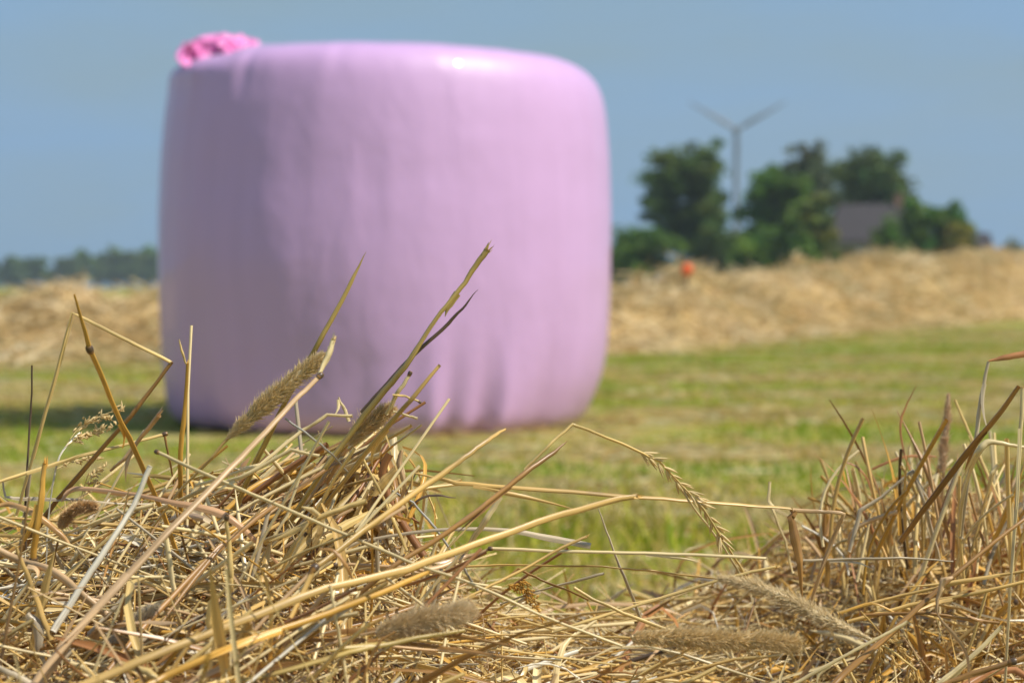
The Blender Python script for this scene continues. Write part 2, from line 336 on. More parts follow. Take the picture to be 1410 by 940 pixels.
for a0, wd, am in ((-1.30, 0.045, 0.020), (-1.06, 0.055, -0.026), (-0.97, 0.03, 0.012), (-1.22, 0.05, -0.016), (-0.72, 0.10, -0.018), (-1.6, 0.06, -0.008), (-2.4, 0.08, -0.012), (-2.0, 0.05, 0.008), (0.2, .06, -.02), (1.2, .06, -.02), (2.3, .06, .02)):
    disp += am * np.exp(-(wrapd(Tm, a0 + 0.05 * (Hm - 0.1)) / (wd * (1 + 1.3 * Hm))) ** 2) * np.exp(-(Hm / 0.22) ** 2)      # pleats gathered at the foot
for a0, wd, am in ((-2.17, 0.03, -0.010), (-1.72, 0.03, -0.004), (-1.3, 0.05, 0.004), (-2.5, 0.05, 0.008)):
    disp += am * np.exp(-(wrapd(Tm, a0) / wd) ** 2) * smooth((Hm - 0.85) / 0.2)              # creases pulled over the rim
disp -= 0.040 * np.exp(-(wrapd(Tm, -0.1) / 0.7) ** 2 - ((Hm - 0.0) / 0.13) ** 2)
disp -= 0.016 * np.exp(-(wrapd(Tm, -0.1) / 0.7) ** 2 - ((Hm - 1.05) / 0.07) ** 2)
R_ = Rm + disp * side
# the left rim, under the tail of the film, is pulled down
R_ = R_ + 0.020 * np.exp(-(wrapd(Tm, -2.75) / 0.5) ** 2 - ((Hm - 1.02) / 0.05) ** 2)
Zm = Hm - 0.012 * smooth((-(np.cos(Tm) * R_) - 0.35) / 0.07) * smooth((Hm - 0.93) / 0.12)
Zm += 0.012 * (fbm(np.cos(Tm) * Rm * 6 + 80, np.sin(Tm) * Rm * 6 + 80, 3) - 0.5) * smooth((Hm - 0.97) / 0.1)
V = np.stack([R_ * np.cos(Tm), R_ * np.sin(Tm), np.maximum(Zm, -0.004)], -1)
i = np.arange(nv - 1)[:, None] * nu; j = np.arange(nu)[None]; j2 = (j + 1) % nu
bale = empty("silage_bale", (BX, BY, 0)); bale.rotation_euler = (0, math.radians(0.6), 0)
tag(bale, "huge round silage bale wrapped in pale pink plastic film, standing on end in the meadow", "silage bale")
mb = MB(); mb.add(V, np.stack([i + j, i + j2, i + nu + j2, i + nu + j], -1), (0.7, 0.4, 0.66)); mb.build("film_wrap", M_film, bale)
# crumpled hot pink tail of film on the left rim
def crumple(mb, c, ax, rot, seed, amp=0.35):
    a = np.linspace(0, 2 * np.pi, 40, endpoint=False); b = np.linspace(0.02, np.pi - 0.02, 26); A, B = np.meshgrid(a, b)
    r = 1 + amp * (np.abs(fbm(np.cos(A) * np.sin(B) * 1.7 + seed, np.sin(A) * np.sin(B) * 1.7 + np.cos(B) * 2 + seed, 3) - 0.5) * 5 - 0.7)
    p = np.stack([ax[0] * r * np.cos(A) * np.sin(B), ax[1] * r * np.sin(A) * np.sin(B), ax[2] * r * np.cos(B)], -1)
    cr_, sr = math.cos(rot), math.sin(rot); q = p.copy(); q[..., 0] = p[..., 0] * cr_ - p[..., 2] * sr; q[..., 2] = p[..., 0] * sr + p[..., 2] * cr_
    i = np.arange(25)[:, None] * 40; j = np.arange(40)[None]; j2 = (j + 1) % 40
    mb.add(q + np.array(c), np.stack([i + j, i + j2, i + 40 + j2, i + 40 + j], -1), (0.8, 0.2, 0.5))
km = MB()
def bloc(px, py, d): q = at(px, py, d); return (q[0] - BX, q[1] - BY, q[2])
kd = 5.98
crumple(km, bloc(266, 74, kd), (0.055, 0.07, 0.030), 0.50, 3, .3)
crumple(km, bloc(290, 66, kd), (0.065, 0.06, 0.030), 0.12, 14, .3)
crumple(km, bloc(251, 80, kd), (0.026, 0.04, 0.026), 0.2, 22, .3)
crumple(km, bloc(312, 68, kd), (0.045, 0.05, 0.026), -0.25, 31, .3)
crumple(km, bloc(335, 76, kd), (0.034, 0.05, 0.020), -0.6, 44, .3)
for k in range(9):     # loose torn flaps of film
    a0 = rng.uniform(246, 345); q = np.array(bloc(a0, np.interp(a0, [246, 290, 345], [76, 58, 72]), kd + rng.uniform(-.05, .05)))
    t = np.linspace(0, 1, 14); dr = np.array([rng.normal(0.2, .6), rng.normal(-.3, .6), rng.normal(-.2, .25)]); dr /= np.linalg.norm(dr); L0 = rng.uniform(.07, .12)
    P = q + dr * (t[:, None] - .4) * L0 + np.stack([.008 * np.sin(t * 9 + k), .010 * np.sin(t * 7 + 2 * k), .012 * np.sin(t * 6 + k) - .03 * t ** 2], -1)
    sweep(km, P, .018 + .008 * np.sin(t * 4 + k) - .008 * t, np.array([(-1, .2), (-.5, -.25), (0, .3), (.5, -.2), (1, .3)]), False, (.9, .3, .6), ref=(0.2, -.3, 1))
km.build("film_tail", M_knot, bale)

# ------------------------------------------------------------------ trees
def tree(px, base_d, top_py, half_px, low_py, label, airy=0.0, tone=0, n=3200, leaf=0.32, trunk_r=None, name="tree", cat="tree", lean=0.0, blobs=None, tsplit=1, group=None, seed=0):
    r = np.random.default_rng(100 + seed)
    s = base_d / FP; Hh = (HORIZON - top_py) * s + CAMZ; hw = half_px * s; low = max(0.2, (HORIZON - low_py) * s + CAMZ)
    X0 = (px - 705) * s
    root = empty(name, (X0, base_d, 0)); tag(root, label, cat, group)
    tr = trunk_r or max(0.12, Hh * 0.018)
    tb = MB(); tips = []
    for q in range(tsplit):
        ox = (q - (tsplit - 1) / 2) * hw * 0.55; t = np.linspace(0, 1, 8)
        top = np.array([ox + lean * Hh, 0, Hh * 0.9])
        P = np.stack([ox * 0.8 + (top[0] - ox * 0.8) * t + 0.02 * Hh * np.sin(t * 5 + q), 0.02 * Hh * np.cos(t * 4), t * top[2]], -1)
        sweep(tb, P, tr * (1 - 0.85 * t), CIRC(8), True, (0.1, 0.08, 0.06), ref=(0, 1, 0))
        nb = 26 if airy > .3 else 20
        for b in range(nb):
            f = 0.2 + 0.75 * (b + r.random()) / nb; z0 = low + (top[2] - low) * (f - 0.2) / 0.8
            ip = np.array([np.interp(z0, P[:, 2], P[:, 0]), np.interp(z0, P[:, 2], P[:, 1]), z0])
            az = r.uniform(0, 2 * np.pi); ee = hw * math.sqrt(max(0.05, 1 - abs(2 * f - 0.9) ** 2.2)) * r.uniform(0.55, 1.05) / (1.2 if tsplit > 1 else 1)
            d = np.array([math.cos(az) * ee, math.sin(az) * ee * 0.8, ee * r.uniform(0.05, 0.55)])
            tt = np.linspace(0, 1, 5)[:, None]; PP = ip + d * tt + np.array([0, 0, 0.12 * ee]) * np.sin(tt * 3)
            sweep(tb, PP, tr * 0.38 * (1 - 0.8 * np.linspace(0, 1, 5)), CIRC(5), True, (0.1, 0.08, 0.06), ref=(0.1, 0.2, 1))
            tips += [PP[-1], PP[3], PP[2]]
    tb.build("trunk", M_bark, root)
    tips = np.array(tips)
    tips = np.vstack([tips, tips[r.integers(0, len(tips), int(len(tips) * (1 - airy)))] + r.normal(0, hw * 0.22, (int(len(tips) * (1 - airy)), 3))])
    tips[:, 0] = np.clip(tips[:, 0], -hw * .88, hw * (.60 if tsplit > 1 else .88)); tips[:, 2] = np.clip(tips[:, 2], low * 0.9, Hh * 0.98)
    cs = hw * r.uniform(0.18, 0.40, len(tips)) * (1 - 0.40 * airy); n = int(n * 2.3)
    ci = r.integers(0, len(tips), n); g = r.normal(size=(n, 3)); g /= np.linalg.norm(g, axis=1, keepdims=True); g *= r.random((n, 1)) ** 0.45
    C = tips[ci] + g * cs[ci][:, None] * np.array([1.15, 1.15, 0.75])
    # every leaf spray is a small tilted quad
    nrm = r.normal(size=(n, 3)) + np.array([0, 0, 0.8]); nrm /= np.linalg.norm(nrm, axis=1, keepdims=True)
    a = np.cross(nrm, r.normal(size=(n, 3))); a /= np.linalg.norm(a, axis=1, keepdims=True); b = np.cross(nrm, a)
    sz = leaf * r.uniform(0.5, 1.3, (n, 1)); V = np.stack([C - a * sz, C - b * sz * 0.55, C + a * sz, C + b * sz * 0.55], 1)
    base = np.array([(0.11, 0.175, 0.035), (0.11, 0.205, 0.026), (0.17, 0.21, 0.04), (0.14, 0.175, 0.08), (0.19, 0.19, 0.03)][tone])
    cc = base * (r.uniform(0.65, 1.35, (len(tips), 1)) * (1 + r.normal(0, .18, (len(tips), 1)) * np.array([1, .2, -.3])))[ci] * r.uniform(0.75, 1.3, (n, 1)); cc = np.repeat(cc[:, None], 4, 1)
    cm = MB(); cm.add(V.reshape(-1, 3), np.arange(n * 4).reshape(-1, 4), cc.reshape(-1, 3)); cm.build("crown", M_leafs, root, flat=True)
    return root

tree(947, 215, 188, 68, 350, "tall airy tree with two trunks and layered branches, just left of the wind turbine", 0.6, 0, 7000, 0.30, tsplit=2, seed=23)
tree(882, 205, 314, 52, 397, "low dense bush at the left end of the farm trees, beside the bale", 0, 1, 3000, 0.3, name="bush", cat="bush", seed=2)
tree(990, 212, 310, 52, 397, "dark low bush under the tall two-trunked tree", 0.1, 0, 2200, 0.28, name="bush", cat="bush", seed=3)
tree(1068, 200, 230, 54, 372, "dense dark tree in the middle of the farm grove, right of the wind turbine", 0.1, 1, 5200, 0.3, seed=4)
tree(1072, 230, 215, 40, 300, "thin ragged tree poking up behind the dense middle tree of the grove", 0.95, 3, 900, 0.3, seed=5)
tree(1118, 228, 190, 44, 340, "slender pale airy tree rising above the middle of the grove", 0.45, 3, 3600, 0.3, seed=6)
tree(1198, 235, 212, 66, 330, "dark round-crowned tree standing right behind the house roof", 0, 0, 6500, 0.34, seed=7)
tree(1126, 188, 258, 31, 372, "yellow-green small tree in front of the left end of the house roof", 0.25, 2, 3000, 0.24, seed=8)
tree(1226, 185, 300, 24, 360, "small green shrub in front of the right end of the house", 0.2, 1, 1200, 0.22, name="shrub", cat="shrub", seed=9)
tree(1284, 195, 280, 46, 365, "dark bushy tree sloping down from the chimney end of the house", 0.05, 1, 3600, 0.3, seed=10)
tree(1318, 192, 305, 28, 370, "olive-yellow bush between the dark sloping tree and the small shed", 0.05, 4, 2000, 0.26, name="bush", cat="bush", seed=11)
tree(1032, 196, 335, 30, 397, "small green bush below the wind turbine tower, in the gap between the big trees", 0.05, 1, 1500, 0.26, name="bush", cat="bush", seed=15)
tree(1165, 190, 340, 24, 392, "low scrubby bush hiding the foot of the house wall", 0.2, 3, 1100, 0.22, name="bush", cat="bush", seed=16)
tree(1395, 420, 330, 26, 385, "hazy low tree at the far right end of the skyline, past the shed", 0.4, 3, 900, 0.5, seed=12)
tree(1052, 190, 312, 46, 397, "low green bush at the foot of the dense middle tree", 0.05, 1, 2200, 0.26, name="bush", cat="bush", seed=13)
tree(1100, 186, 318, 34, 397, "small dark bush in front of the low annex roof", 0.2, 1, 1500, 0.24, name="bush", cat="bush", seed=14)
# left skyline, far away
for k, (px, top, hw, lab) in enumerate(((14, 355, 17, "hazy rounded tree at the left edge of the skyline"), (50, 364, 22, "low pale hazy tree second from the left edge of the skyline"),
        (-14, 362, 16, "hazy tree cut off by the left picture edge"),
        (93, 362, 20, "hazy tree just right of the gap in the left skyline"), (115, 351, 17, "hazy pointed tree standing a little above its neighbours on the left skyline"),
        (146, 355, 20, "broad hazy tree in the middle of the left skyline row"), (175, 348, 22, "tall hazy tree two trees left of the bale"),
        (205, 345, 24, "darkest hazy tree on the left skyline, touching the bale edge"), (240, 348, 24, "hazy tree mostly hidden behind the left edge of the bale"))):
    tree(px, 900 + 22 * (k % 3), top - 6, hw, 392, lab, 0.1, (0, 1, 0)[k % 3], 1500, 1.2, seed=30 + k, group="far trees on the left skyline")

# ------------------------------------------------------------------ farmhouse and shed
def house(name, label, px0, px1, eave_py, ridge_py, d, depth, wallm, chim=True, windows=(), door=None, hip=0.0):
    s = d / FP; x0 = (px0 - 705) * s; x1 = (px1 - 705) * s; ez = (HORIZON - eave_py) * s + CAMZ; rz = (HORIZON - ridge_py) * s + CAMZ
    xm = (x0 + x1) / 2; hx = (x1 - x0) / 2; hy = depth / 2
    root = empty(name, (xm, d + hy, 0)); tag(root, label, "building")
    wb = MB(); box(wb, -hx + .3, hx - .3, -hy + .3, hy - .3, 0, ez)
    g = [(-hx + .3, -hy + .3, ez), (-hx + .3, hy - .3, ez), (-hx + .3, 0, rz - .25), (-hx + .3, 0, rz - .25)]
    if not hip:
        wb.add(g, [(0, 1, 2, 3)], (0.5, 0.5, 0.5)); wb.add([(-q[0], q[1], q[2]) for q in g], [(0, 1, 2, 3)], (0.5, 0.5, 0.5))
    wb.build("wall", wallm, root, flat=True)
    rb = MB(); th = 0.18; hp = hip
    v = [(-hx, -hy, ez - .1), (hx, -hy, ez - .1), (hx - 0, 0, rz), (-hx + hp, 0, rz), (hx, hy, ez - .1), (-hx, hy, ez - .1)]
    vv = v + [(a, b, c + th) for a, b, c in v]
    rb.add(vv, [(0, 1, 2, 3), (3, 2, 4, 5), (6, 7, 8, 9), (9, 8, 10, 11), (0, 1, 7, 6), (1, 2, 8, 7), (2, 4, 10, 8), (4, 5, 11, 10), (5, 3, 9, 11), (3, 0, 6, 9)], (0.1, 0.1, 0.1))
    roof = rb.build("roof", M_roof, root, flat=True)
    if chim:
        cb = MB(); box(cb, hx - 1.0, hx - .3, -.35, .35, rz - .6, rz + 1.0); box(cb, hx - 1.06, hx - .24, -.41, .41, rz + 1.003, rz + 1.12); cb.build("chimney", M_brick, roof, flat=True)
    for (wx, ww, z0, z1) in windows:
        fb = MB(); y = -hy + .3
        for (a0, a1, b0, b1) in ((wx - ww, wx + ww, z0 - .08, z0), (wx - ww, wx + ww, z1, z1 + .08), (wx - ww - .08, wx - ww, z0 - .08, z1 + .08), (wx + ww, wx + ww + .08, z0 - .08, z1 + .08), (wx - .03, wx + .03, z0, z1)):
            box(fb, a0, a1, y - .06, y - .003, b0, b1)
        fr = fb.build("window", M_white, root, flat=True)
        pb = MB(); box(pb, wx - ww, wx + ww, y - .03, y - .005, z0, z1); pb.build("pane", M_glass, fr, flat=True)
    if door is not None:
        db = MB(); box(db, door - .5, door + .5, -hy + .24, -hy + .297, 0.02, 2.1); db.build("door", M_glass, root, flat=True)
    return root
house("farmhouse", "farmhouse with a dark grey tiled roof, brick chimney and pale walls among the trees", 1135, 1256, 333, 281, 200, 8.0, M_wall, True,
      ((-1.6, .9, 2.2, 3.6), (1.4, 1.0, 2.2, 3.6), (-3.2, .5, 2.2, 3.6)), 3.0, hip=2.0)
house("barn_annex", "low annex with a dark reddish roof half hidden by bushes left of the farmhouse", 1082, 1128, 348, 322, 199, 5.0, M_brick, False, ((0.2, .6, 1.2, 2.4),))
house("shed", "small brown shed at the right end of the farm, past the olive bush", 1322, 1368, 340, 322, 225, 4.0, M_brick, False, ((0.5, .4, 1.6, 2.6),))

# ------------------------------------------------------------------ wind turbine
TD = 930.0; ts = TD / FP; hz = (HORIZON - 180) * ts + CAMZ
tur = empty("wind_turbine", ((1013 - 705) * ts, TD, 0)); tag(tur, "grey three-bladed wind turbine on a tall tower rising behind the farm trees", "wind turbine")
t = np.linspace(0, 1, 12); mb = MB(); sweep(mb, np.stack([0 * t, 0 * t, t * (hz - 1.2)], -1), 1.6 - 0.7 * t, CIRC(20), True, (0.4, 0.4, 0.4), ref=(0, 1, 0)); mb.build("tower", M_turb, tur)
mb = MB(); t2 = np.array([0, .02, .1, .5, .9, .98, 1.]); sweep(mb, np.stack([0 * t2, -2.5 + t2 * 9, hz + 0 * t2], -1), np.array([.1, 1.3, 1.6, 1.7, 1.5, 1.1, .1]), CIRC(12), True, (0.4, 0.4, 0.4), ref=(0, 0, 1)); mb.build("nacelle", M_turb, tur)
mb = MB(); t3 = np.array([0, .1, .4, .8, 1.]); sweep(mb, np.stack([0 * t3, -5.2 + t3 * 2.7, hz + 0 * t3], -1), np.array([.05, .6, 1.3, 1.5, 1.4]), CIRC(14), True, (0.4, 0.4, 0.4), ref=(0, 0, 1)); mb.build("hub", M_turb, tur)
for ang in (29.5, 150.5, 270):
    a = math.radians(ang); R = 24.3; t = np.linspace(0.03, 1, 14); P = np.stack([np.cos(a) * R * t, -3.6 + 0 * t, hz + np.sin(a) * R * t], -1)
    ch = np.interp(t, [0.03, 0.1, 0.22, 1], [0.6, 0.75, 1.15, 0.25]); mb = MB()
    sweep(mb, P, ch, CIRC(10), True, (0.4, 0.4, 0.4), ref=(0, 1, 0), R2=ch * 0.25, twist=np.linspace(0.35, 0.05, 14)); mb.build("blade", M_turb, tur)

# ------------------------------------------------------------------ orange marker ball on its stake, behind the swath crest
md = 16.1; q = at(946, 371, md); mk = empty("marker_ball", (q[0], q[1], 0)); tag(mk, "small bright orange marker ball showing just above the hay crest, below the tall airy tree", "marker")
mb = MB(); a = np.linspace(0, np.pi, 14); rad = 0.044; P = np.stack([0 * a, 0 * a, q[2] - rad * np.cos(a)], -1); sweep(mb, P, rad * np.maximum(np.sin(a), 0.02), CIRC(20), True, (1, .3, .1), ref=(0, 1, 0)); mb.build("ball", M_orange, mk)
mb = MB(); t = np.linspace(0, 1, 4); sweep(mb, np.stack([0 * t, 0 * t, t * (q[2] - rad * 0.9)], -1), 0.015, CIRC(8), True, (.3, .2, .1), ref=(0, 1, 0)); mb.build("stake", M_wood, mk)

#@@HEAP@@
# ------------------------------------------------------------------ near hay heap
PC = dict(cream=(0.88, 0.70, 0.36), pale=(0.78, 0.56, 0.21), tan=(0.66, 0.43, 0.14), gold=(0.66, 0.37, 0.07), olive=(0.48, 0.34, 0.10), brown=(0.38, 0.20, 0.06), dark=(0.13, 0.085, 0.05),
          grey=(0.54, 0.44, 0.29), mauve=(0.62, 0.41, 0.21), rust=(0.42, 0.19, 0.07), bluegrey=(0.42, 0.39, 0.33), white=(0.90, 0.82, 0.64), green=(0.30, 0.36, 0.10))
HX = [-.6, -.40, -.264, -.189, -.114, -.080, -.05, -.025, .04, .13, .19, .245, .29, .35, .6]
HZ = [.24, .245, .246, .262, .282, .290, .250, .205, .182, .182, .204, .224, .240, .240, .23]
HYX = [-.6, -.1, .0, .18, .35, .6]; HY = [1.1, 1.10, 1.16, 1.38, 1.46, 1.5]
def heap_h(X, Y):
    zc = np.interp(X, HX, HZ); yc = np.interp(X, HYX, HY)
    fr = zc - 0.22 * np.clip(yc - Y, 0, 9) - 0.10 * np.clip(yc - Y - 0.3, 0, 9) ** 2
    bk = zc * (1 - smooth((Y - yc) / 0.75))
    h = np.where(Y < yc, fr, bk)
    return h + 0.045 * (fbm(X * 14 + 30, Y * 10 + 30, 3) - 0.5) * np.clip(h * 8, 0, 1)
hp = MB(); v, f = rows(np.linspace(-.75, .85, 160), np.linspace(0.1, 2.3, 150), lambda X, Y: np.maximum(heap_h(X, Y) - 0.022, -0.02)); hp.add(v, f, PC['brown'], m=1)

def hay(mb, n, length, rad, region, pitch, azc=None, prof=CIRC(6), closed=True, cols=None, K=7, bend=0.25, lift=(-0.015, 0.02), wt=None, curl=0.0, kinks=0.25):
    x = rng.uniform(region[0], region[1], n); y = rng.uniform(region[2], region[3], n)
    z = heap_h(x, y) + rng.uniform(lift[0], lift[1], n)
    L_ = rng.uniform(length[0], length[1], n); th = rng.uniform(0, 2 * np.pi, n) if azc is None else rng.normal(azc[0], azc[1], n) + np.pi * (rng.random(n) < azc[2])
    ph = rng.normal(pitch[0], pitch[1], n)
    D = np.stack([np.cos(th) * np.cos(ph), np.sin(th) * np.cos(ph) * 0.8, np.sin(ph)], -1)
    t = np.broadcast_to(np.linspace(-0.5, 0.5, K), (n, K)).copy(); nt_ = rng.uniform(-.4, .4, n); has = rng.random(n) < .4
    if closed:      # a joint: a short dark swelling
        dd = (rad[1] * 1.1 / L_)[:, None]; t = np.concatenate([t, nt_[:, None] + dd * np.array([[-1.0, -.45, .45, 1.0]])], 1); t = np.sort(np.clip(t, -.5, .5) + np.arange(K + 4) * 1e-6, 1)
    side = rng.normal(size=(n, 3)); side -= D * np.sum(side * D, 1, keepdims=True)
    P = np.stack([x, y, z], -1)[:, None] + D[:, None] * (t * L_[:, None])[..., None]
    bb = rng.normal(0, bend, n) * L_; P += side[:, None] * (bb[:, None] * (0.5 - 2 * t ** 2))[..., None] * 0.35
    kk = rng.random(n) < kinks; kt = rng.uniform(-0.2, 0.3, n); s2 = rng.normal(size=(n, 3)) * 0.7
    P += (kk[:, None] * np.clip(t - kt[:, None], 0, 1) * L_[:, None])[..., None] * s2[:, None]
    if curl:
        ca = rng.uniform(2, 6, n)[:, None] * (t + 0.5); rr_ = (rng.uniform(0.1, 0.35, n) * L_ * curl)[:, None]
        P += side[:, None] * (rr_ * np.sin(ca))[..., None]; P[:, :, 2] += rr_ * (1 - np.cos(ca)) * 0.6
    R = (rad[0] + (rad[1] - rad[0]) * rng.random(n) ** 1.5)[:, None] * (1 - 0.25 * (t + 0.5)) * np.where(t > nt_[:, None], 1.0, .84); R[:, 0] *= 0.6
    if not closed: R[:, -1] *= .2
    C = np.array([PC[c] for c in cols]); C = C[rng.choice(len(C), n, p=wt)] * rng.uniform(0.72, 1.18, (n, 1))
    C = C[:, None] * (1 + rng.normal(0, .16, (n, 1, 1)) * np.sin(t * 6)[..., None]) * np.ones((1, 1, 1))
    if closed:
        nd = (np.abs(t - nt_[:, None]) < dd * .6) & has[:, None]; R = np.where(nd, R * 1.35, R); C = np.where(nd[..., None], C * np.array([.32, .22, .18]), C)
    tw = rng.uniform(0, 6, n)[:, None] + (rng.normal(0, 2.0, n)[:, None] * t if not closed else 0 * t)
    # nothing may stand in front of the lens
    ok = (P[:, :, 1].min(1) > 0.55) & (P[:, :, 2].min(1) > 0.0)
    ok &= (P[:, :, 2] < np.interp(P[:, :, 0], HX, HZ) + rng.uniform(0.012, 0.05, n)[:, None]).all(1)
    sweep(mb, P[ok], R[ok], prof, closed, C[ok], twist=tw[ok], R2=R[ok] * rng.uniform(.45, 1.0, (n, 1))[ok] if closed else None)
    return ok.sum()
STD = ['cream', 'pale', 'tan', 'gold', 'brown', 'mauve', 'grey', 'rust', 'white', 'dark']; WT = np.array([.27, .24, .20, .13, .04, .07, .02, .025, .04, .01]); WT = WT / WT.sum()
left = (-.46, .05, .62, 1.22); mid = (-.06, .32, .66, 1.42); right = (.12, .56, .9, 1.62); back = (-.5, .5, 1.1, 1.9)
hay(hp, 1500, (.07, .24), (.0008, .0016), left, (.30, .32), (0.1, 0.6, 0.15), cols=STD, wt=WT, bend=.12, kinks=.12)
hay(hp, 2000, (.04, .16), (.0004, .0009), left, (.25, .45), (0.1, 0.8, 0.3), cols=STD, wt=WT)
hay(hp, 1300, (.04, .16), (.0010, .0030), left, (.2, .5), None, VEE, False, cols=STD, wt=WT, K=9, curl=.35)
hay(hp, 4200, (.015, .09), (.0003, .0008), left, (.1, .7), None, cols=STD, wt=WT, K=5)
hay(hp, 1100, (.07, .24), (.0007, .0015), mid, (.06, .18), (0.0, 0.5, 0.5), cols=STD, wt=WT, bend=.12, kinks=.12)
hay(hp, 1300, (.04, .16), (.0004, .0009), mid, (.05, .3), (0.0, 0.8, 0.5), cols=STD, wt=WT)
hay(hp, 900, (.04, .16), (.0010, .0028), mid, (.05, .4), None, VEE, False, cols=STD, wt=WT, K=9, curl=.5)
hay(hp, 3600, (.015, .09), (.0003, .0008), mid, (.0, .5), None, cols=STD, wt=WT, K=5)
hay(hp, 2400, (.03, .12), (.0006, .0013), right, (1.3, .3), None, cols=STD, wt=WT, lift=(-.06, -.01), bend=.15, kinks=.1)
hay(hp, 900, (.05, .14), (.0005, .0011), right, (.2, .5), None, cols=STD, wt=WT)
hay(hp, 1500, (.04, .12), (.0010, .0026), right, (.9, .5), None, VEE, False, cols=['rust', 'brown', 'gold', 'tan', 'mauve', 'cream'], wt=[.12, .16, .2, .24, .14, .14], K=12, curl=.8, lift=(-.04, .01))
hay(hp, 3000, (.02, .08), (.0003, .0009), right, (.6, .7), None, cols=STD, wt=WT, K=5)
hay(hp, 1800, (.04, .14), (.0006, .0014), back, (.1, .4), None, cols=STD, wt=WT, K=5, lift=(-.01, .01))
for reg in (left, mid, right):     # chaff and broken flakes
    hay(hp, 2200, (.003, .016), (.0005, .0022), reg, (.1, .8), None, FLAT3, False, cols=['cream', 'pale', 'tan', 'gold', 'rust'], wt=[.35, .25, .2, .12, .08], K=4, lift=(-.004, .012), kinks=0)
# sheaf of stalks leaning together into the heap's peak
nb_ = 90
A = np.array([at(a, b, d) for a, b, d in zip(rng.normal(350, 60, nb_), rng.normal(745, 35, nb_), rng.uniform(.98, 1.12, nb_))]); B_ = np.array([at(a, b, d) for a, b, d in zip(rng.normal(508, 26, nb_), rng.normal(618, 24, nb_), rng.uniform(1.0, 1.10, nb_))])
t = np.linspace(0, 1, 8); e_ = rng.uniform(.55, 1.12, nb_); P = A[:, None] + (B_ - A)[:, None] * (t[None] * e_[:, None])[..., None]; P[:, :, 2] += (rng.normal(0, .006, nb_)[:, None] * np.sin(t * 3)[None])
C = np.array([PC[c] for c in STD]); sweep(hp, P, rng.uniform(.0005, .0015, nb_)[:, None] * np.ones((1, 8)), CIRC(6), True, C[rng.choice(len(C), nb_, p=WT)] * rng.uniform(.7, 1.1, (nb_, 1)))
nb_ = 55
A = np.array([at(a, b, d) for a, b, d in zip(rng.normal(540, 20, nb_), rng.normal(740, 30, nb_), rng.uniform(1.0, 1.12, nb_))]); B_ = np.array([at(a, b, d) for a, b, d in zip(rng.normal(512, 22, nb_), rng.normal(640, 26, nb_), rng.uniform(1.02, 1.10, nb_))])
P = A[:, None] + (B_ - A)[:, None] * t[None, :, None]; P += (rng.normal(0, .006, (nb_, 3))[:, None] * np.sin(t * 3)[None, :, None])
sweep(hp, P, rng.uniform(.0007, .0020, nb_)[:, None] * np.ones((1, 8)), VEE, False, C[rng.choice(len(C), nb_, p=WT)] * rng.uniform(.7, 1.1, (nb_, 1)))
# stray thin stems and curled leaves sticking up out of the right tangle
nb_ = 170
px_ = rng.uniform(1130, 1420, nb_); A = np.array([at(a, b, d) for a, b, d in zip(px_, rng.normal(790, 25, nb_), rng.uniform(1.15, 1.45, nb_))]); B_ = A + np.stack([rng.normal(0, .014, nb_), rng.normal(0, .02, nb_), rng.uniform(.015, .065, nb_) + .02 * smooth((px_ - 1150) / 150)], -1)
t = np.linspace(0, 1, 10); P = A[:, None] + (B_ - A)[:, None] * t[None, :, None]; cu = rng.normal(0, .012, (nb_, 3)) * np.array([1.3, 1, .5]); P += cu[:, None] * (t ** 2.5)[None, :, None]
sweep(hp, P[:90], rng.uniform(.0006, .0013, 90)[:, None] * np.ones((1, 10)), CIRC(6), True, C[rng.choice(len(C), 90, p=WT)] * rng.uniform(.7, 1.1, (90, 1)))
sweep(hp, P[90:], rng.uniform(.0008, .0018, 80)[:, None] * np.interp(t, [0, .5, 1], [.8, 1, .15])[None], VEE, False, np.array([PC['rust'], PC['brown'], PC['gold'], PC['tan']])[rng.integers(0, 4, 80)], twist=rng.uniform(0, 6, (80, 1)) + t[None] * 2)
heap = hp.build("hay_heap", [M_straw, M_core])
tag(heap, "tangled heap of dry straw-coloured hay filling the bottom of the view", "hay", kind="stuff")

# ---- stalks that stand out of the heap, one object each
SOFF = 0.0
def path(pts, sub, smoothp):
    P = np.array([at(a, b, c) for a, b, c in pts])
    if len(P) == 2: smoothp = False
    out = []; corner = []
    for i in range(len(P) - 1):
        p0 = P[max(i - 1, 0)]; p1 = P[i]; p2 = P[i + 1]; p3 = P[min(i + 2, len(P) - 1)]
        corner.append(len(out))
        for k in range(sub):
            t = k / sub
            out.append(0.5 * ((2 * p1) + (-p0 + p2) * t + (2 * p0 - 5 * p1 + 4 * p2 - p3) * t * t + (-p0 + 3 * p1 - 3 * p2 + p3) * t ** 3) if smoothp else p1 + (p2 - p1) * t)
    corner.append(len(out)); out.append(P[-1]); return np.array(out), corner

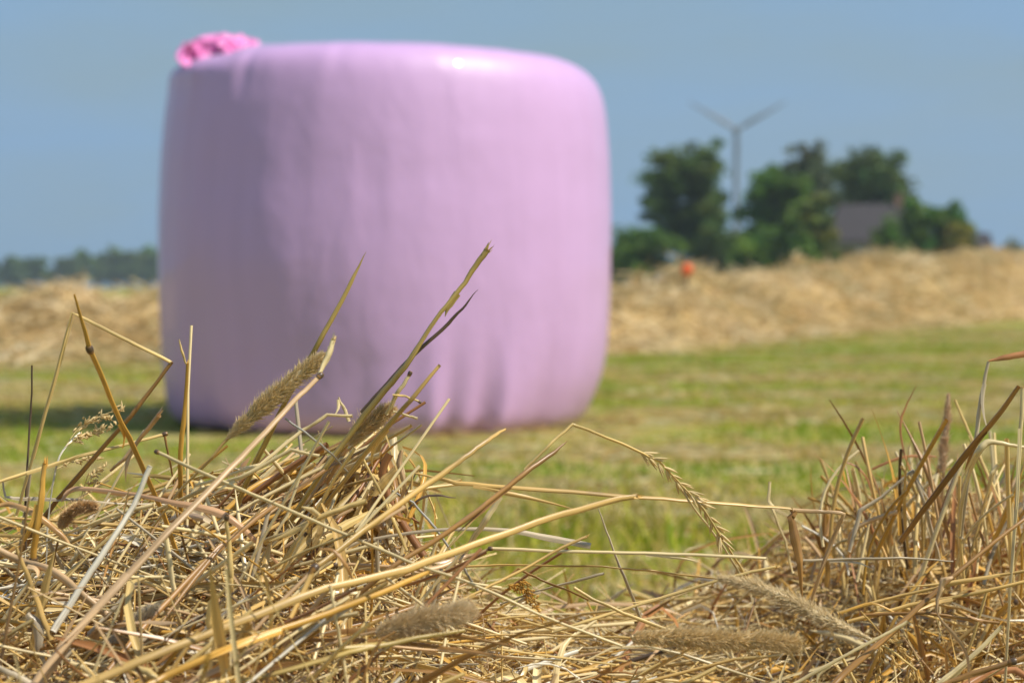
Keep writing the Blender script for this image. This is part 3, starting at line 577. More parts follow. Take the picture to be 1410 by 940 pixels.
def fuzz(mb, P, Wd, col, n=900, blen=0.45, spread=0.8, col2=None):
    n = int(n * 1.8); col = np.array(col)
    """a bristly spike of florets along P with half-width profile Wd"""
    K = len(P); seg = np.concatenate([[0], np.cumsum(np.linalg.norm(np.diff(P, axis=0), axis=1))]); L_ = seg[-1]
    T = np.gradient(P, axis=0); T /= np.linalg.norm(T, axis=1, keepdims=True)
    sweep(mb, P, Wd * 0.55, CIRC(8), True, np.array(col))
    s = rng.random(n * 2); s = s[vnoise(s * 9 + n, s * 0 + 3) * .75 + .25 > rng.random(n * 2)][:n] * L_; n = len(s); c = np.stack([np.interp(s, seg, P[:, i]) for i in range(3)], -1); tt = np.stack([np.interp(s, seg, T[:, i]) for i in range(3)], -1); ww = np.interp(s, seg, Wd)
    g = rng.normal(size=(n, 3)); g -= tt * np.sum(g * tt, 1, keepdims=True); g /= np.linalg.norm(g, axis=1, keepdims=True)
    a = c + g * ww[:, None] * 0.45; d = g * spread * rng.uniform(.5, 1.5, (n, 1)) + tt * 1.0 + rng.normal(0, .18, (n, 3)); d /= np.linalg.norm(d, axis=1, keepdims=True)
    ln = ww * blen * 2 * rng.uniform(0.6, 1.3, n); t = np.linspace(0, 1, 4)
    PP = a[:, None] + d[:, None] * (t[None, :, None] * ln[:, None, None])
    C = np.array(col) * rng.uniform(0.85, 1.4, (n, 1))
    if col2 is not None: C = np.where(rng.random((n, 1)) < 0.3, np.array(col2), C)
    sweep(mb, PP, (ww * 0.075)[:, None] * np.array([0.6, 1.0, 0.7, 0.05])[None], CIRC(4), True, C)
    # fine hairs
    m_ = int(n * 1.3); ii = rng.integers(0, n, m_); ln2 = ww[ii] * rng.uniform(0.8, 1.6, m_); dd = d[ii] + rng.normal(0, .25, (m_, 3))
    PP = a[ii][:, None] + dd[:, None] * (np.linspace(0, 1, 3)[None, :, None] * ln2[:, None, None])
    sweep(mb, PP, (ww[ii] * 0.030)[:, None] * np.array([1, .8, .3])[None], CIRC(3), True, np.array(col) * 1.25)

def floret(mb, c, d, ln, w_, col):
    c = np.atleast_2d(c); d = np.atleast_2d(d); n_ = len(c); d = d / np.linalg.norm(d, axis=1, keepdims=True)
    t = np.array([0, .2, .5, .8, 1.]); PP = c[:, None] + d[:, None] * (t[None, :, None] * np.broadcast_to(ln, (n_,))[:, None, None])
    sweep(mb, PP, np.broadcast_to(w_, (n_,))[:, None] * np.array([.3, .9, 1, .6, .05])[None], CIRC(5), True, np.array(col) * rng.uniform(.8, 1.2, (n_, 1)))

def stalk(label, wpx, col, pts, nodes=(), kind='tube', smoothp=False, taper=(1, 1), wob=0.0, cat="stalk", name="hay_stalk", group="long stalks standing out of the near hay", head=None, split=False, wpts=None, twist=0.0, frm=0.0):
    P, cor = path(pts, 6, smoothp); K = len(P); t = np.linspace(0, 1, K); md_ = np.mean([p_[2] for p_ in pts]); wpx = wpx * .93
    if wob: 
        nzv = rng.normal(size=3); P = P + np.sin(t * rng.uniform(5, 9) + rng.uniform(0, 6))[:, None] * nzv * wob
    P = P + np.cumsum(rng.normal(0, 0.00012, (K, 3)), axis=0)
    R = wpx / 2 / FP * md_ * np.interp(t, [0, 1], taper)
    if wpts is not None: R = wpx / 2 / FP * md_ * np.interp(t, np.linspace(0, 1, len(wpts)), wpts)
    else: R = R * (1 + 0.06 * np.sin(t * 23 + len(label)))
    root = P[-1].copy()
    mb = MB(); C = np.array(PC[col] if isinstance(col, str) else col)
    Ct = C[None] * (1 + 0.18 * np.sin(t * rng.uniform(6, 14) + rng.uniform(0, 6)))[:, None]
    if kind == 'tube':
        Pe = P; Re = R.copy()
        fs = random.uniform(.25, .75); Re = Re * np.where(t > fs, 1.10, 0.95)      # the sheath begins part of the way along
        sweep(mb, Pe, Re, GROOVE, True, Ct.reshape(1, K, 3), ref=(0.21, 1, 0.13), R2=Re * random.uniform(.45, .85), twist=t * random.uniform(-1.5, 1.5))
        if K > 12 and wpx > 4.5 and random.random() < .75:     # a papery sheath peeling away
            i0 = int(K * random.uniform(.15, .6)); i1 = min(K - 1, i0 + random.randint(4, 8)); Q = Pe[i0:i1 + 1].copy(); u_ = np.linspace(0, 1, len(Q)); sdv = rng.normal(size=3) * np.array([1, .6, 1]); sdv /= np.linalg.norm(sdv)
            Q += sdv * (Re.mean() * .55 + .006 * u_[:, None] ** 2 * random.uniform(.3, 1.6)); sweep(mb, Q, Re.mean() * 1.25 * np.interp(u_, [0, .5, 1], [1.0, .9, .1]), VEE, False, C * random.uniform(.8, 1.3), ref=tuple(SUN * 1.7 + Vector((0, -1, 0))), twist=u_ * random.uniform(-1, 1.5))
        # cut ends: pale pith disc a little inside
        for e_, s_ in ((0, 1), (-1, -1)):
            d = (Pe[1] - Pe[0]) if e_ == 0 else (Pe[-2] - Pe[-1]); d /= np.linalg.norm(d)
            sweep(mb, np.array([Pe[e_], Pe[e_] + d * Re[e_] * 0.5, Pe[e_] + d * Re[e_] * 0.55]), np.array([Re[e_], Re[e_] * .7, Re[e_] * .02]), CIRC(9), True, C * 0.9, ref=(0.21, 1, 0.13))
    else:
        sweep(mb, P, R, VEE, False, Ct.reshape(1, K, 3), ref=tuple(SUN * 1.7 + Vector((0, -1, 0))), twist=frm * 0.25 + twist * t)
    if split:      # frayed fibres at the first point
        d = P[0] - P[2]; d /= np.linalg.norm(d); k_ = 9; g = rng.normal(size=(k_, 3)) * 0.14 + d; tt_ = np.linspace(0, 1, 4)
        ff = P[0] + rng.normal(0, 1, (k_, 3)) * R[0] * .4; PP = ff[:, None] - d * R[0] * 1.0 + g[:, None] * (tt_[None, :, None] * (R[0] * rng.uniform(1.5, 4, k_))[:, None, None])
        sweep(mb, PP, (R[0] * .35) * np.array([1, .9, .7, .1])[None] * np.ones((k_, 1)), FLAT3, False, C * 1.25)
    o = mb.build(name, M_straw, origin=root)
    tag(o, label, cat, group)
    for q in nodes:
        i = cor[q] if q >= 0 else K - 1; i = min(max(i, 0), K - 1)
        d = P[min(i + 1, K - 1)] - P[max(i - 1, 0)]; d /= np.linalg.norm(d); r0 = R[i]; tt_ = np.array([-1.3, -.9, -.3, .3, .9, 1.3])
        nb = MB(); sweep(nb, P[i] - root + d * tt_[:, None] * r0 * 1.1, r0 * np.array([.95, 1.2, 1.32, 1.28, 1.15, .95]), CIRC(10), True, np.array([PC['brown'], PC['dark'], PC['dark'], PC['dark'], PC['brown'], PC['brown']]).reshape(1, 6, 3) * .8, ref=(0.21, 1, 0.13)); nb.build("node", M_straw, o)
    if head: 
        hb_ = MB(); head(hb_, root); hb_.build("seed_head", M_fuzz, o)
    return o

def spike_head(pts, wpx, col, prof=(.35, .9, 1, 1, .9, .75, .3), n=1000, **kw):
    def fn(mb, root):
        P, _ = path(pts, 6, True); d_ = np.mean([p_[2] for p_ in pts]); t = np.linspace(0, 1, len(P))
        fuzz(mb, P - root, wpx / 2 / FP * d_ * np.interp(t, np.linspace(0, 1, len(prof)), prof), PC[col] if isinstance(col, str) else col, n, **kw)
    return fn
def rye_head(pts, wpx, col, n=22):
    def fn(mb, root):
        P, _ = path(pts, 8, True); P = P - root; T = np.gradient(P, axis=0); T /= np.linalg.norm(T, axis=1, keepdims=True); w_ = wpx / FP * pts[0][2]
        ii = np.linspace(1, len(P) - 2, n).astype(int)
        for k, i in enumerate(ii):
            sd_ = np.cross(T[i], (0, 1, 0)) * (1 if k % 2 else -1)
            for q in range(3):
                g = T[i] * 1.0 + sd_ * (0.28 + .12 * q) + rng.normal(0, .1, 3); floret(mb, P[i] + sd_ * w_ * .05, g, w_ * (1.0 + .25 * q), w_ * .10, PC[col])
    return fn
def panicle_head(branches, col, n=12, ln=9):
    def fn(mb, root):
        for b in branches:
            P, _ = path(b, 6, True); P = P - root; d_ = b[0][2]
            sweep(mb, P, 0.5 / FP * d_, CIRC(4), True, PC[col])
            for k in range(n):
                i = int((0.25 + .75 * (k + rng.random()) / n) * (len(P) - 1)); c = P[min(i, len(P) - 1)]
                g = rng.normal(0, .55, 3) + (P[-1] - P[0]) / np.linalg.norm(P[-1] - P[0]) + np.array([0, 0, -.15])
                for _ in range(3): floret(mb, c + rng.normal(0, 2.5 / FP * d_, 3), g + rng.normal(0, .3, 3), ln / FP * d_ * rng.uniform(.6, 1.2), 1.3 / FP * d_, PC[col])
    return fn

S = stalk
S("thick golden stalk with a dark joint leaning right, highest at the far left", 9, 'gold', [(103, 405, .93), (126, 480, .94), (170, 580, .96), (190, 622, .97), (228, 705, .99), (262, 800, 1.0)], nodes=(1,), wpts=(.35, 1, 1, 1.05, 1, 1), split=False)
S("thin pale stalk folded into a peak with two kinks above the left of the heap", 5, 'pale', [(22, 710, 1.0), (55, 590, .99), (100, 431, .98), (165, 463, .98), (237, 498, .98)], nodes=(), wpts=(1.1, 1, .8, 1, 1))
S("brown thick stalk running down left from the kink beside the bale's left edge", 8, 'brown', [(237, 498, .98), (180, 575, .98), (78, 690, 1.0), (20, 770, 1.02)], taper=(.7, 1.2))
S("very thin dark stalk standing upright near the left picture edge", 3, 'dark', [(44, 503, 1.0), (40, 580, 1.0), (33, 700, 1.0), (34, 760, 1.0)])
S("upright golden stalk with a split forked tip in front of the bale's left edge", 7, 'gold', [(258, 500, .97), (254, 580, .975), (250, 640, .98), (252, 720, 1.0)], split=True, wpts=(.7, 1, 1, .9))
S("short curled sliver forking off the tip of the split golden stalk", 4, 'pale', [(247, 467, .97), (251, 485, .97), (257, 503, .97)], wpts=(.5, 1, .8))
S("pale straight stalk rising from the left edge to a black bent joint", 5.5, 'pale', [(-12, 666, .98), (60, 643, .985), (110, 628, .99), (226, 598, 1.0)], nodes=(3,))
S("short thin stalk hanging straight down from a black bent joint", 4, 'brown', [(227, 600, 1.0), (231, 630, 1.0), (238, 665, 1.01)])
S("flat grey leaf bent into a hook at the left picture edge, lying level", 6, 'grey', [(4, 662, 1.0), (8, 681, 1.0), (30, 684, 1.0), (90, 684, 1.0), (160, 690, 1.02), (300, 692, 1.04)], kind='leaf', wpts=(.4, .7, 1.3, 1, .5, .3), name="hay_leaf", cat="leaf")
S("hair-thin white stem with a drooping feathery seed head, left of the thick golden stalk", 2.6, 'white', [(60, 850, .99), (64, 770, .99), (70, 690, .99), (84, 625, .99), (112, 592, 1.0)], smoothp=True,
  head=panicle_head([[(84, 625, .99), (110, 588, 1.0), (150, 568, 1.0), (172, 566, 1.0)], [(90, 614, .99), (115, 600, 1.0), (145, 588, 1.0)], [(100, 605, .99), (115, 600, 1.), (150, 590, 1.0)], [(78, 645, .99), (105, 634, 1.0), (135, 632, 1.0)], [(100, 600, 1.0), (130, 575, 1.0), (158, 580, 1.0)]], 'cream', 12, 10))
S("tiny drooping seed head hanging in the gap under the feathery one", 1.6, 'pale', [(108, 700, 1.0), (118, 665, 1.0), (125, 650, 1.0)], smoothp=True,
  head=panicle_head([[(118, 668, 1.0), (128, 652, 1.0), (146, 640, 1.0)], [(112, 690, 1.), (124, 664, 1.), (132, 668, 1.)]], 'cream', 7, 7))
S("short orange-brown broken stub with a frayed pale tip beside the thick golden stalk", 6.5, 'mauve', [(219, 572, .97), (190, 608, .98), (168, 634, .98), (150, 648, .99)], split=True, wpts=(1.3, 1, .8, .6))
S("long stem carrying a pale bristly seed head that leans right in front of the bale", 4, 'tan', [(322, 594, .96), (290, 632, .96), (252, 670, .97), (210, 725, .98), (150, 815, 1.)], wpts=(1.5, 1, .9, 1, 1),
  head=spike_head([(312, 604, .96), (345, 574, .96), (395, 530, .96), (425, 506, .96), (447, 490, .96)], 22, (.88, .72, .42), (.25, .8, 1.05, 1, 1, .8, .35), 1100, blen=.7, spread=.55))
S("long slender olive stalk with a needle tip leaning right at the middle of the bale", 8, 'olive', [(504, 347, .96), (485, 385, .96), (440, 470, .96), (395, 552, .97), (350, 640, .99), (318, 720, 1.01)], wpts=(.08, .8, 1.05, 1, 1, 1), nodes=())
S("thick grey-mauve stalk climbing from bottom left to a dark joint before the bale", 10.5, 'mauve', [(440, 517, .93), (400, 556, .92), (330, 630, .90), (230, 735, .87), (150, 825, .85), (60, 930, .83), (20, 990, .82)], nodes=(0,), wpts=(.75, .85, .95, 1.1, 1.1, 1, 1))
S("stubby pale stalk tip standing on the dark joint in front of the bale", 7, 'cream', [(459, 467, .935), (452, 490, .933), (441, 515, .93)], split=True, wpts=(1.2, 1.1, .8))
S("long brown stalk just below the thick mauve one, running parallel to it", 7.5, 'brown', [(520, 610, 1.0), (450, 645, .98), (380, 695, .95), (300, 755, .92), (200, 860, .89), (140, 930, .87)], wpts=(.5, .9, 1, 1, 1, 1))
S("tallest olive-brown stalk with a brushed tip leaning right over the bale centre", 9, 'olive', [(671, 343, .97), (640, 390, .97), (600, 440, .97), (555, 508, .97), (500, 573, .975), (440, 655, .98), (385, 740, 1.0)], wpts=(1.1, .85, .8, .95, 1.15, 1, 1), split=True)
S("dark thin pointed blade rising just below the tallest olive-brown stalk", 5.5, 'dark', [(658, 399, .975), (640, 422, .975), (618, 446, .975), (560, 500, .975), (520, 545, .975), (497, 572, .975)], wpts=(.1, .6, 1, 1.15, 1.1, 1), kind='leaf', name="hay_leaf", cat="leaf")
S("light tan stalk cut square at the tip, right of the short bristly seed head", 7.5, 'tan', [(606, 502, .95), (565, 553, .95), (515, 610, .96), (470, 668, .97), (430, 720, .99)], wpts=(.7, 1, 1.1, 1, 1))
S("short broad cream stub with a dark tip, pointing up before the lower bale", 7.5, 'cream', [(564, 514, .98), (550, 538, .98), (532, 570, .985)], nodes=(0,), wpts=(.7, 1, .8))
S("tiny twig with a black bead at its end, crossing the cream stub", 3.5, 'pale', [(578, 553, .98), (560, 547, .98), (541, 544, .98)], nodes=(0,))
S("tiny blunt cream twig just below the one with the black bead", 4.5, 'cream', [(575, 576, .98), (560, 571, .98), (543, 566, .98)])
S("curved stem ending in a short stocky seed head at the peak of the heap", 3.5, 'tan', [(490, 600, .99), (470, 625, 1.0), (440, 660, 1.0)], smoothp=True,
  head=spike_head([(478, 612, .99), (500, 590, .99), (520, 575, .99), (541, 560, .99)], 23, (.84, .66, .38), (.4, .9, 1, 1, .8, .5), 700, blen=.55, spread=.7))
S("small pale splinter sticking up left of the heap's peak", 5, 'cream', [(466, 547, 1.0), (473, 562, 1.0), (482, 580, 1.0)], wpts=(.5, 1, 1))
S("pale flattened stalk arching up to the heap's peak from the left", 5, 'cream', [(486, 572, .99), (452, 570, .99), (420, 592, .99), (360, 640, .98), (270, 668, .97)])
S("straight slate-grey thin stalk crossing below the bristly seed head", 3.5, 'bluegrey', [(392, 575, .94), (425, 600, .94), (458, 626, .95), (480, 650, .97)])
S("cream stalk climbing gently from the centre left towards the heap's peak", 6, 'cream', [(440, 627, .96), (400, 618, .96), (330, 655, .96), (280, 672, .97), (215, 700, .98)])
S("bright straight cream stalk running down right across the whole heap", 6.5, 'cream', [(216, 622, .93), (290, 655, .92), (405, 706, .91), (500, 748, .905), (560, 775, .9), (640, 802, .9), (740, 847, .9), (856, 891, .9)], nodes=(0,), wpts=(.9, 1, 1, .95, .9, .9, .9, .85))
S("thick olive-tan stalk with a bare tip running down left from before the bale's foot", 9.5, 'tan', [(696, 590, .95), (672, 606, .94), (640, 630, .93), (590, 665, .92), (500, 730, .90), (434, 782, .88), (400, 850, .87)], wpts=(.4, .8, .9, 1, 1, 1, .8), nodes=(5,))
S("brown bristle-edged stalk tapering up right towards the kinked pale stalk", 8, 'brown', [(782, 606, .965), (760, 625, .96), (720, 655, .95), (660, 702, .94), (590, 750, .93), (530, 786, .92), (480, 830, .92)], wpts=(.1, .9, 1.1, 1, .9, .9, .8))
S("pale stalk kinked at its peak, carrying a drooping notched seed spike", 5, 'pale', [(722, 646, .96), (755, 612, .96), (785, 585, .965), (818, 597, .97), (857, 613, .98), (905, 637, .99), (935, 668, 1.0), (965, 700, 1.0), (1008, 768, 1.02), (1025, 800, 1.03)], wpts=(.8, 1, 1, .9, 1, .8, .7, .7, .8, .8),
  head=rye_head([(880, 620, .985), (910, 640, .99), (938, 668, 1.0), (962, 690, 1.0), (985, 724, 1.01), (995, 745, 1.01)], 17, 'cream', 24))
S("thin white stem running beside the drooping notched seed spike", 3.5, 'cream', [(925, 655, 1.0), (955, 700, 1.01), (990, 745, 1.02), (1018, 790, 1.03)])
S("very long level tan stalk with a greenish joint crossing the open green gap", 6.5, 'tan', [(606, 659, 1.0), (630, 665, 1.0), (700, 671, 1.0), (870, 684, 1.01), (1000, 694, 1.02), (1090, 700, 1.03)], nodes=(), wpts=(.8, 1.1, 1, .95, .95, 1))
S("small bent end of the long level stalk, turned down like a hook", 3.5, 'tan', [(606, 659, 1.0), (570, 650, 1.0), (568, 674, 1.0)])
S("folded papery stalk making a flat corner right of the green gap", 6, 'mauve', [(1090, 702, 1.03), (1130, 703, 1.04), (1161, 706, 1.04), (1145, 745, 1.05), (1128, 790, 1.06), (1112, 840, 1.07)], wpts=(1.2, 1, .9, 1.1, 1.1, 1), kind='tube')
S("dark brown and grey leaf hanging down from the folded papery stalk", 14, 'brown', [(1096, 703, 1.03), (1089, 712, 1.03), (1096, 745, 1.03), (1103, 775, 1.03), (1106, 835, 1.04)], kind='leaf', wpts=(.4, .8, 1.2, .8, .15), name="hay_leaf", cat="leaf", frm=1.2)
S("thickest pale grey-tan stalk sweeping from bottom left to a frayed tip in the gap", 11.5, 'tan', [(877, 683, .93), (850, 690, .925), (740, 722, .90), (640, 758, .88), (560, 788, .86), (450, 815, .84), (330, 862, .82), (190, 915, .80), (110, 950, .79)], split=True, wpts=(.7, .9, 1, 1, 1.1, 1, 1, 1, 1))
S("second thick stalk lying just under the thickest pale one, golden in colour", 10.5, 'gold', [(590, 786, .87), (520, 818, .85), (440, 848, .83), (330, 885, .81), (230, 930, .80), (180, 960, .79)], wpts=(.8, 1, 1, 1, 1, 1))
S("straight bright cream stalk lying level from a brown joint to the middle right", 5.5, 'cream', [(675, 755, 1.0), (760, 757, 1.0), (850, 760, 1.0), (960, 763, 1.0), (1054, 767, 1.0)], nodes=(0,), wpts=(1, 1, .9, .9, .9))
S("flattened pale stalk leading from the brown joint down to the left", 7.5, 'mauve', [(673, 756, 1.0), (640, 766, 1.0), (600, 780, .99), (555, 790, .98)], wpts=(.6, 1.0, 1.1, 1))
S("grey-mauve flat leaf arching level and widening to a blunt end over the green gap", 11, 'grey', [(440, 775, 1.0), (480, 750, 1.0), (540, 735, 1.0), (610, 728, 1.0), (700, 729, 1.0), (760, 740, 1.0), (815, 751, 1.0)], kind='leaf', smoothp=True, wpts=(.5, .5, .45, .5, .6, 1, .9), name="hay_leaf", cat="leaf", frm=1.0)
S("bright flattened straw pointing up right in the left of the green gap", 9, 'cream', [(690, 683, .99), (668, 715, .99), (645, 752, 1.0), (625, 800, 1.01)], wpts=(.8, 1, .9, .7), kind='leaf', name="hay_leaf", cat="leaf", frm=1.0)
S("thin greenish stem beside the bright flattened straw", 3, 'pale', [(682, 684, 1.0), (650, 718, 1.0), (612, 762, 1.0)])
S("slim dark stalk crossing down right from the heap's right shoulder", 3.5, 'bluegrey', [(540, 675, 1.01), (570, 690, 1.01), (600, 725, 1.01), (640, 780, 1.02), (660, 810, 1.03)])
S("small black curved blade tip at the right shoulder of the heap", 4.5, 'dark', [(628, 685, 1.02), (605, 681, 1.02), (580, 685, 1.02), (560, 700, 1.02)], smoothp=True, wpts=(.3, 1, .9, .5), kind='leaf', name="hay_leaf", cat="leaf")
S("yellow stem falling down right from the heap's peak", 4.5, 'pale', [(500, 632, .98), (520, 670, .98), (540, 715, .985), (560, 760, .99)])
S("stout pale stub with a cut pinkish end inside the left half of the heap", 9, 'pale', [(504, 689, .93), (470, 701, .93), (430, 716, .93), (390, 735, .94), (345, 748, .96)], wpts=(1, 1.1, 1, 1, .9))
S("blunt leaf flap curled up at the right shoulder of the heap", 15, 'tan', [(545, 647, 1.0), (530, 662, 1.0), (515, 680, 1.0), (495, 700, 1.01)], kind='leaf', wpts=(1, 1.1, .9, .4), name="hay_leaf", cat="leaf", frm=.8)
S("pinkish curling leaf hanging at the right shoulder of the heap", 9, 'mauve', [(553, 619, 1.0), (550, 636, 1.0), (556, 668, 1.0), (545, 700, 1.01)], kind='leaf', smoothp=True, wpts=(.4, 1, .7, .3), name="hay_leaf", cat="leaf", frm=.5, twist=1.5)
S("bright white flattened straw slanting down left in the left of the heap", 9, 'white', [(207, 641, .92), (188, 685, .92), (160, 735, .915), (120, 795, .91), (76, 868, .90)], wpts=(.9, .95, 1, 1.0, 1.1))
S("wide rust-pink leaf blade arching right behind the white straw", 11, (.56, .33, .17), [(84, 690, .97), (105, 672, .97), (170, 677, .96), (240, 690, .95), (300, 705, .95), (345, 735, .95), (400, 790, .96)], kind='leaf', smoothp=True, wpts=(.3, .8, .4, .9, 1.2, .8, .2), name="hay_leaf", cat="leaf", frm=1.0)
S("broad curved rust-brown leaf at the left edge under the hooked grey leaf", 11, (.58, .33, .12), [(-6, 698, .98), (15, 694, .98), (45, 706, .97), (80, 735, .97), (95, 750, .97)], kind='leaf', smoothp=True, wpts=(.4, .9, 1, .8, .3), name="hay_leaf", cat="leaf", frm=1.1)
S("thick peach-coloured stalk bowing down right from the left edge", 12, 'mauve', [(-8, 754, .93), (30, 772, .93), (70, 785, .92), (110, 815, .91), (150, 845, .91)], smoothp=True, wpts=(1, 1.1, 1.1, 1, .9))
S("upright orange-tan stalk base with a pale crumbled top near the left edge", 9, 'gold', [(62, 638, .95), (58, 680, .95), (50, 725, .95), (44, 770, .955)], split=True, wpts=(.8, 1, 1.1, 1.1), nodes=(3,))
S("slanting tan stalk dropping down right near the left edge", 8, 'tan', [(22, 752, .90), (38, 790, .90), (52, 830, .90), (70, 880, .90)], wpts=(.6, 1, 1, .9))
S("mottled cream stalk with grey patches going down right in the heap's middle left", 10, 'cream', [(228, 740, .915), (235, 790, .915), (240, 825, .915), (250, 870, .92)], wpts=(.9, .9, 1, .9))
S("smooth upright stalk topped by a dark joint in the middle of the left heap", 9, 'pale', [(312, 712, .91), (314, 745, .91), (316, 790, .91), (322, 840, .92)], nodes=(0,), wpts=(.7, .8, .9, 1))
S("slanting cream straw with a small knot crossing the middle of the left heap", 5, 'cream', [(418, 640, .95), (402, 690, .95), (395, 710, .95), (365, 760, .95), (335, 820, .96)], nodes=())
S("straw-yellow short stalk leaning right below the bright long cream stalk", 5.5, 'pale', [(424, 718, .93), (408, 747, .93), (392, 780, .935), (380, 810, .94)], split=True)
S("pale twig standing almost upright in front of the thick lower stalks", 5.5, 'cream', [(454, 805, .84), (462, 842, .84), (470, 885, .84), (480, 945, .84)], wpts=(.9, 1, 1, 1.2))
S("thin brown twig leaning down left in front of the fuzzy brown seed head", 4.5, 'brown', [(545, 870, .84), (525, 880, .84), (510, 905, .84), (498, 945, .84)])
S("rust-coloured curved leaf falling between the dark-jointed stalks", 7, 'brown', [(440, 755, .86), (462, 757, .86), (480, 780, .86), (492, 805, .87)], kind='leaf', smoothp=True, wpts=(.5, 1, 1, .7), name="hay_leaf", cat="leaf", frm=.9)
S("short stalk hanging from the black joint of the thick olive-tan stalk", 8, 'brown', [(430, 780, .88), (420, 810, .88), (405, 845, .88), (380, 885, .87), (330, 930, .86)], wpts=(.9, .9, .9, .9, .9))
S("greyish-green thick stalk crossing the bottom left corner region level", 8.5, 'olive', [(640, 868, .86), (560, 882, .85), (480, 898, .84), (390, 922, .83), (290, 945, .82)], wpts=(.7, 1, 1, 1, 1))
S("grey-blue thick stalk lying in the bottom left corner", 10, 'grey', [(-10, 915, .85), (20, 928, .85), (55, 948, .85), (90, 965, .85)])
S("cream stout stalk pointing down right near the bottom left", 8.5, 'cream', [(88, 908, .86), (115, 920, .86), (145, 942, .86), (165, 955, .86)])
S("flat wrinkled mauve leaf slanting up right near the bottom left", 16, 'mauve', [(105, 868, .85), (85, 895, .85), (65, 925, .85), (50, 960, .85)], kind='leaf', wpts=(.4, 1, .9, .8), name="hay_leaf", cat="leaf", frm=1.3)
S("white silky seed tuft lying in the bottom left of the heap", 3, 'pale', [(150, 890, .90), (130, 905, .90), (105, 930, .91)],
  head=spike_head([(146, 893, .90), (170, 872, .90), (195, 850, .895), (218, 833, .89)], 22, (.88, .80, .64), (.5, 1, 1.1, .9, .6, .2), 800, blen=.8, spread=.4, col2=(.5, .47, .42)))
S("torn grey-white sheath bunched at the left near the bottom", 16, 'grey', [(38, 845, .9), (52, 860, .9), (55, 890, .9), (68, 925, .9)], kind='leaf', wpts=(.5, 1.2, 1, .4), name="hay_leaf", cat="leaf", frm=.9, twist=1.5)
S("caterpillar-like brown seed head curled over in the gap at the left", 3, 'brown', [(84, 730, .99), (78, 755, .99), (70, 790, 1.0)],
  head=spike_head([(83, 728, .99), (93, 710, .99), (110, 699, .985), (132, 697, .98)], 17, (.72, .52, .28), (.6, 1, 1, 1, .9, .6), 600, blen=.35, spread=1.2))
S("stem under the brown seed head, pale and slanting down left through the left heap", 5, 'cream', [(212, 695, .97), (170, 705, .97), (110, 728, .97), (60, 748, .98), (15, 768, .98)], wpts=(1.4, 1.4, 1, .9, .9), nodes=())
S("stout smooth cream seed spike lying down right in the lower right", 4, 'pale', [(1197, 879, .96), (1225, 893, .96), (1260, 920, .97)], wpts=(.5, .8, .8),
  head=spike_head([(1200, 880, .96), (1165, 865, .96), (1130, 848, .96), (1080, 823, .96), (1035, 806, .96), (990, 795, .96)], 22, (.87, .72, .44), (.25, .7, .95, 1, .95, .75, .4), 1500, blen=.28, spread=.5))
S("rusty brown fuzzy seed head lying level at the bottom right of centre", 4.5, 'tan', [(875, 878, .92), (800, 874, .92), (700, 872, .91), (600, 875, .90), (540, 878, .9)],
  head=spike_head([(870, 878, .92), (930, 877, .92), (1000, 881, .92), (1060, 882, .92), (1100, 886, .92)], 24, (.88, .70, .38), (.7, 1, 1.05, 1, .95, .6), 1500, blen=.45, spread=.9))
S("dull purple-brown fuzzy seed head in front of the heap at the lower middle", 4.5, 'mauve', [(520, 868, .86), (470, 880, .86), (420, 900, .86)],
  head=spike_head([(518, 872, .86), (560, 860, .86), (610, 848, .86), (650, 840, .865)], 29, (.84, .69, .44), (.6, 1, 1, 1, .9, .5), 1500, blen=.4, spread=.9))
S("small brown fluffy seed head drooping on a kinked stem in the lower middle", 4, 'brown', [(694, 800, .98), (716, 783, .98), (745, 797, .98), (775, 810, .98), (808, 826, .985)], nodes=(),
  head=panicle_head([[(700, 808, .98), (718, 812, .98), (735, 835, .98)], [(700, 808, .98), (725, 805, .98), (748, 858, .98)], [(690, 815, .98), (712, 806, .98), (730, 820, .98)]], 'gold', 14, 6))
S("thin tan stalk with a ragged tip crossing up right through the green gap's foot", 5, 'tan', [(808, 738, .97), (770, 755, .965), (715, 785, .96), (640, 822, .95), (560, 850, .94), (470, 890, .93)], split=True)
S("hairline level stalk spanning the foot of the green gap", 3.4, 'tan', [(600, 782, 1.02), (700, 776, 1.02), (830, 779, 1.02), (900, 785, 1.03), (985, 796, 1.03)])
S("dull grey-brown stalk slanting up right below the level hairline stalk", 5.5, 'grey', [(832, 790, .99), (790, 802, .99), (735, 816, .99), (690, 832, 1.0)], wpts=(.8, 1, 1, .9))
S("yellow stem slanting down right from the middle to the long cream stalk's end", 5, 'pale', [(790, 808, .98), (815, 822, .98), (860, 842, .98), (925, 866, .98)])
S("thin dark-grey stalk leaning left-to-right up the right side of the green gap", 4.5, 'grey', [(824, 700, 1.04), (845, 760, 1.04), (862, 800, 1.04), (880, 850, 1.05)], wpts=(.4, .8, 1.1, 1.2))
S("long thin olive stalk sloping up right with a black spot, lower right of centre", 5, 'pale', [(1070, 780, 1.0), (1000, 795, 1.0), (905, 825, 1.0), (820, 850, 1.0), (760, 870, 1.0)], split=True)
S("straight grey stalk lying level before the upright tangle on the right", 5, 'grey', [(1105, 772, 1.08), (1180, 769, 1.08), (1240, 767, 1.08), (1312, 772, 1.09)], wpts=(1, .9, .8, .6))
S("thick brown stalk leaning up right above the tangle to a bend at the right edge", 8.5, 'brown', [(1403, 532, 1.0), (1370, 577, 1.01), (1330, 625, 1.03), (1280, 690, 1.05), (1240, 745, 1.07)], wpts=(.8, 1, 1.1, 1, .9))
S("straight pale stem hanging down at the right edge from the bend", 6, 'cream', [(1408, 532, 1.0), (1404, 600, 1.0), (1398, 700, 1.0), (1388, 830, 1.0), (1382, 940, 1.0)], wpts=(1.2, 1, .9, .9, 1))
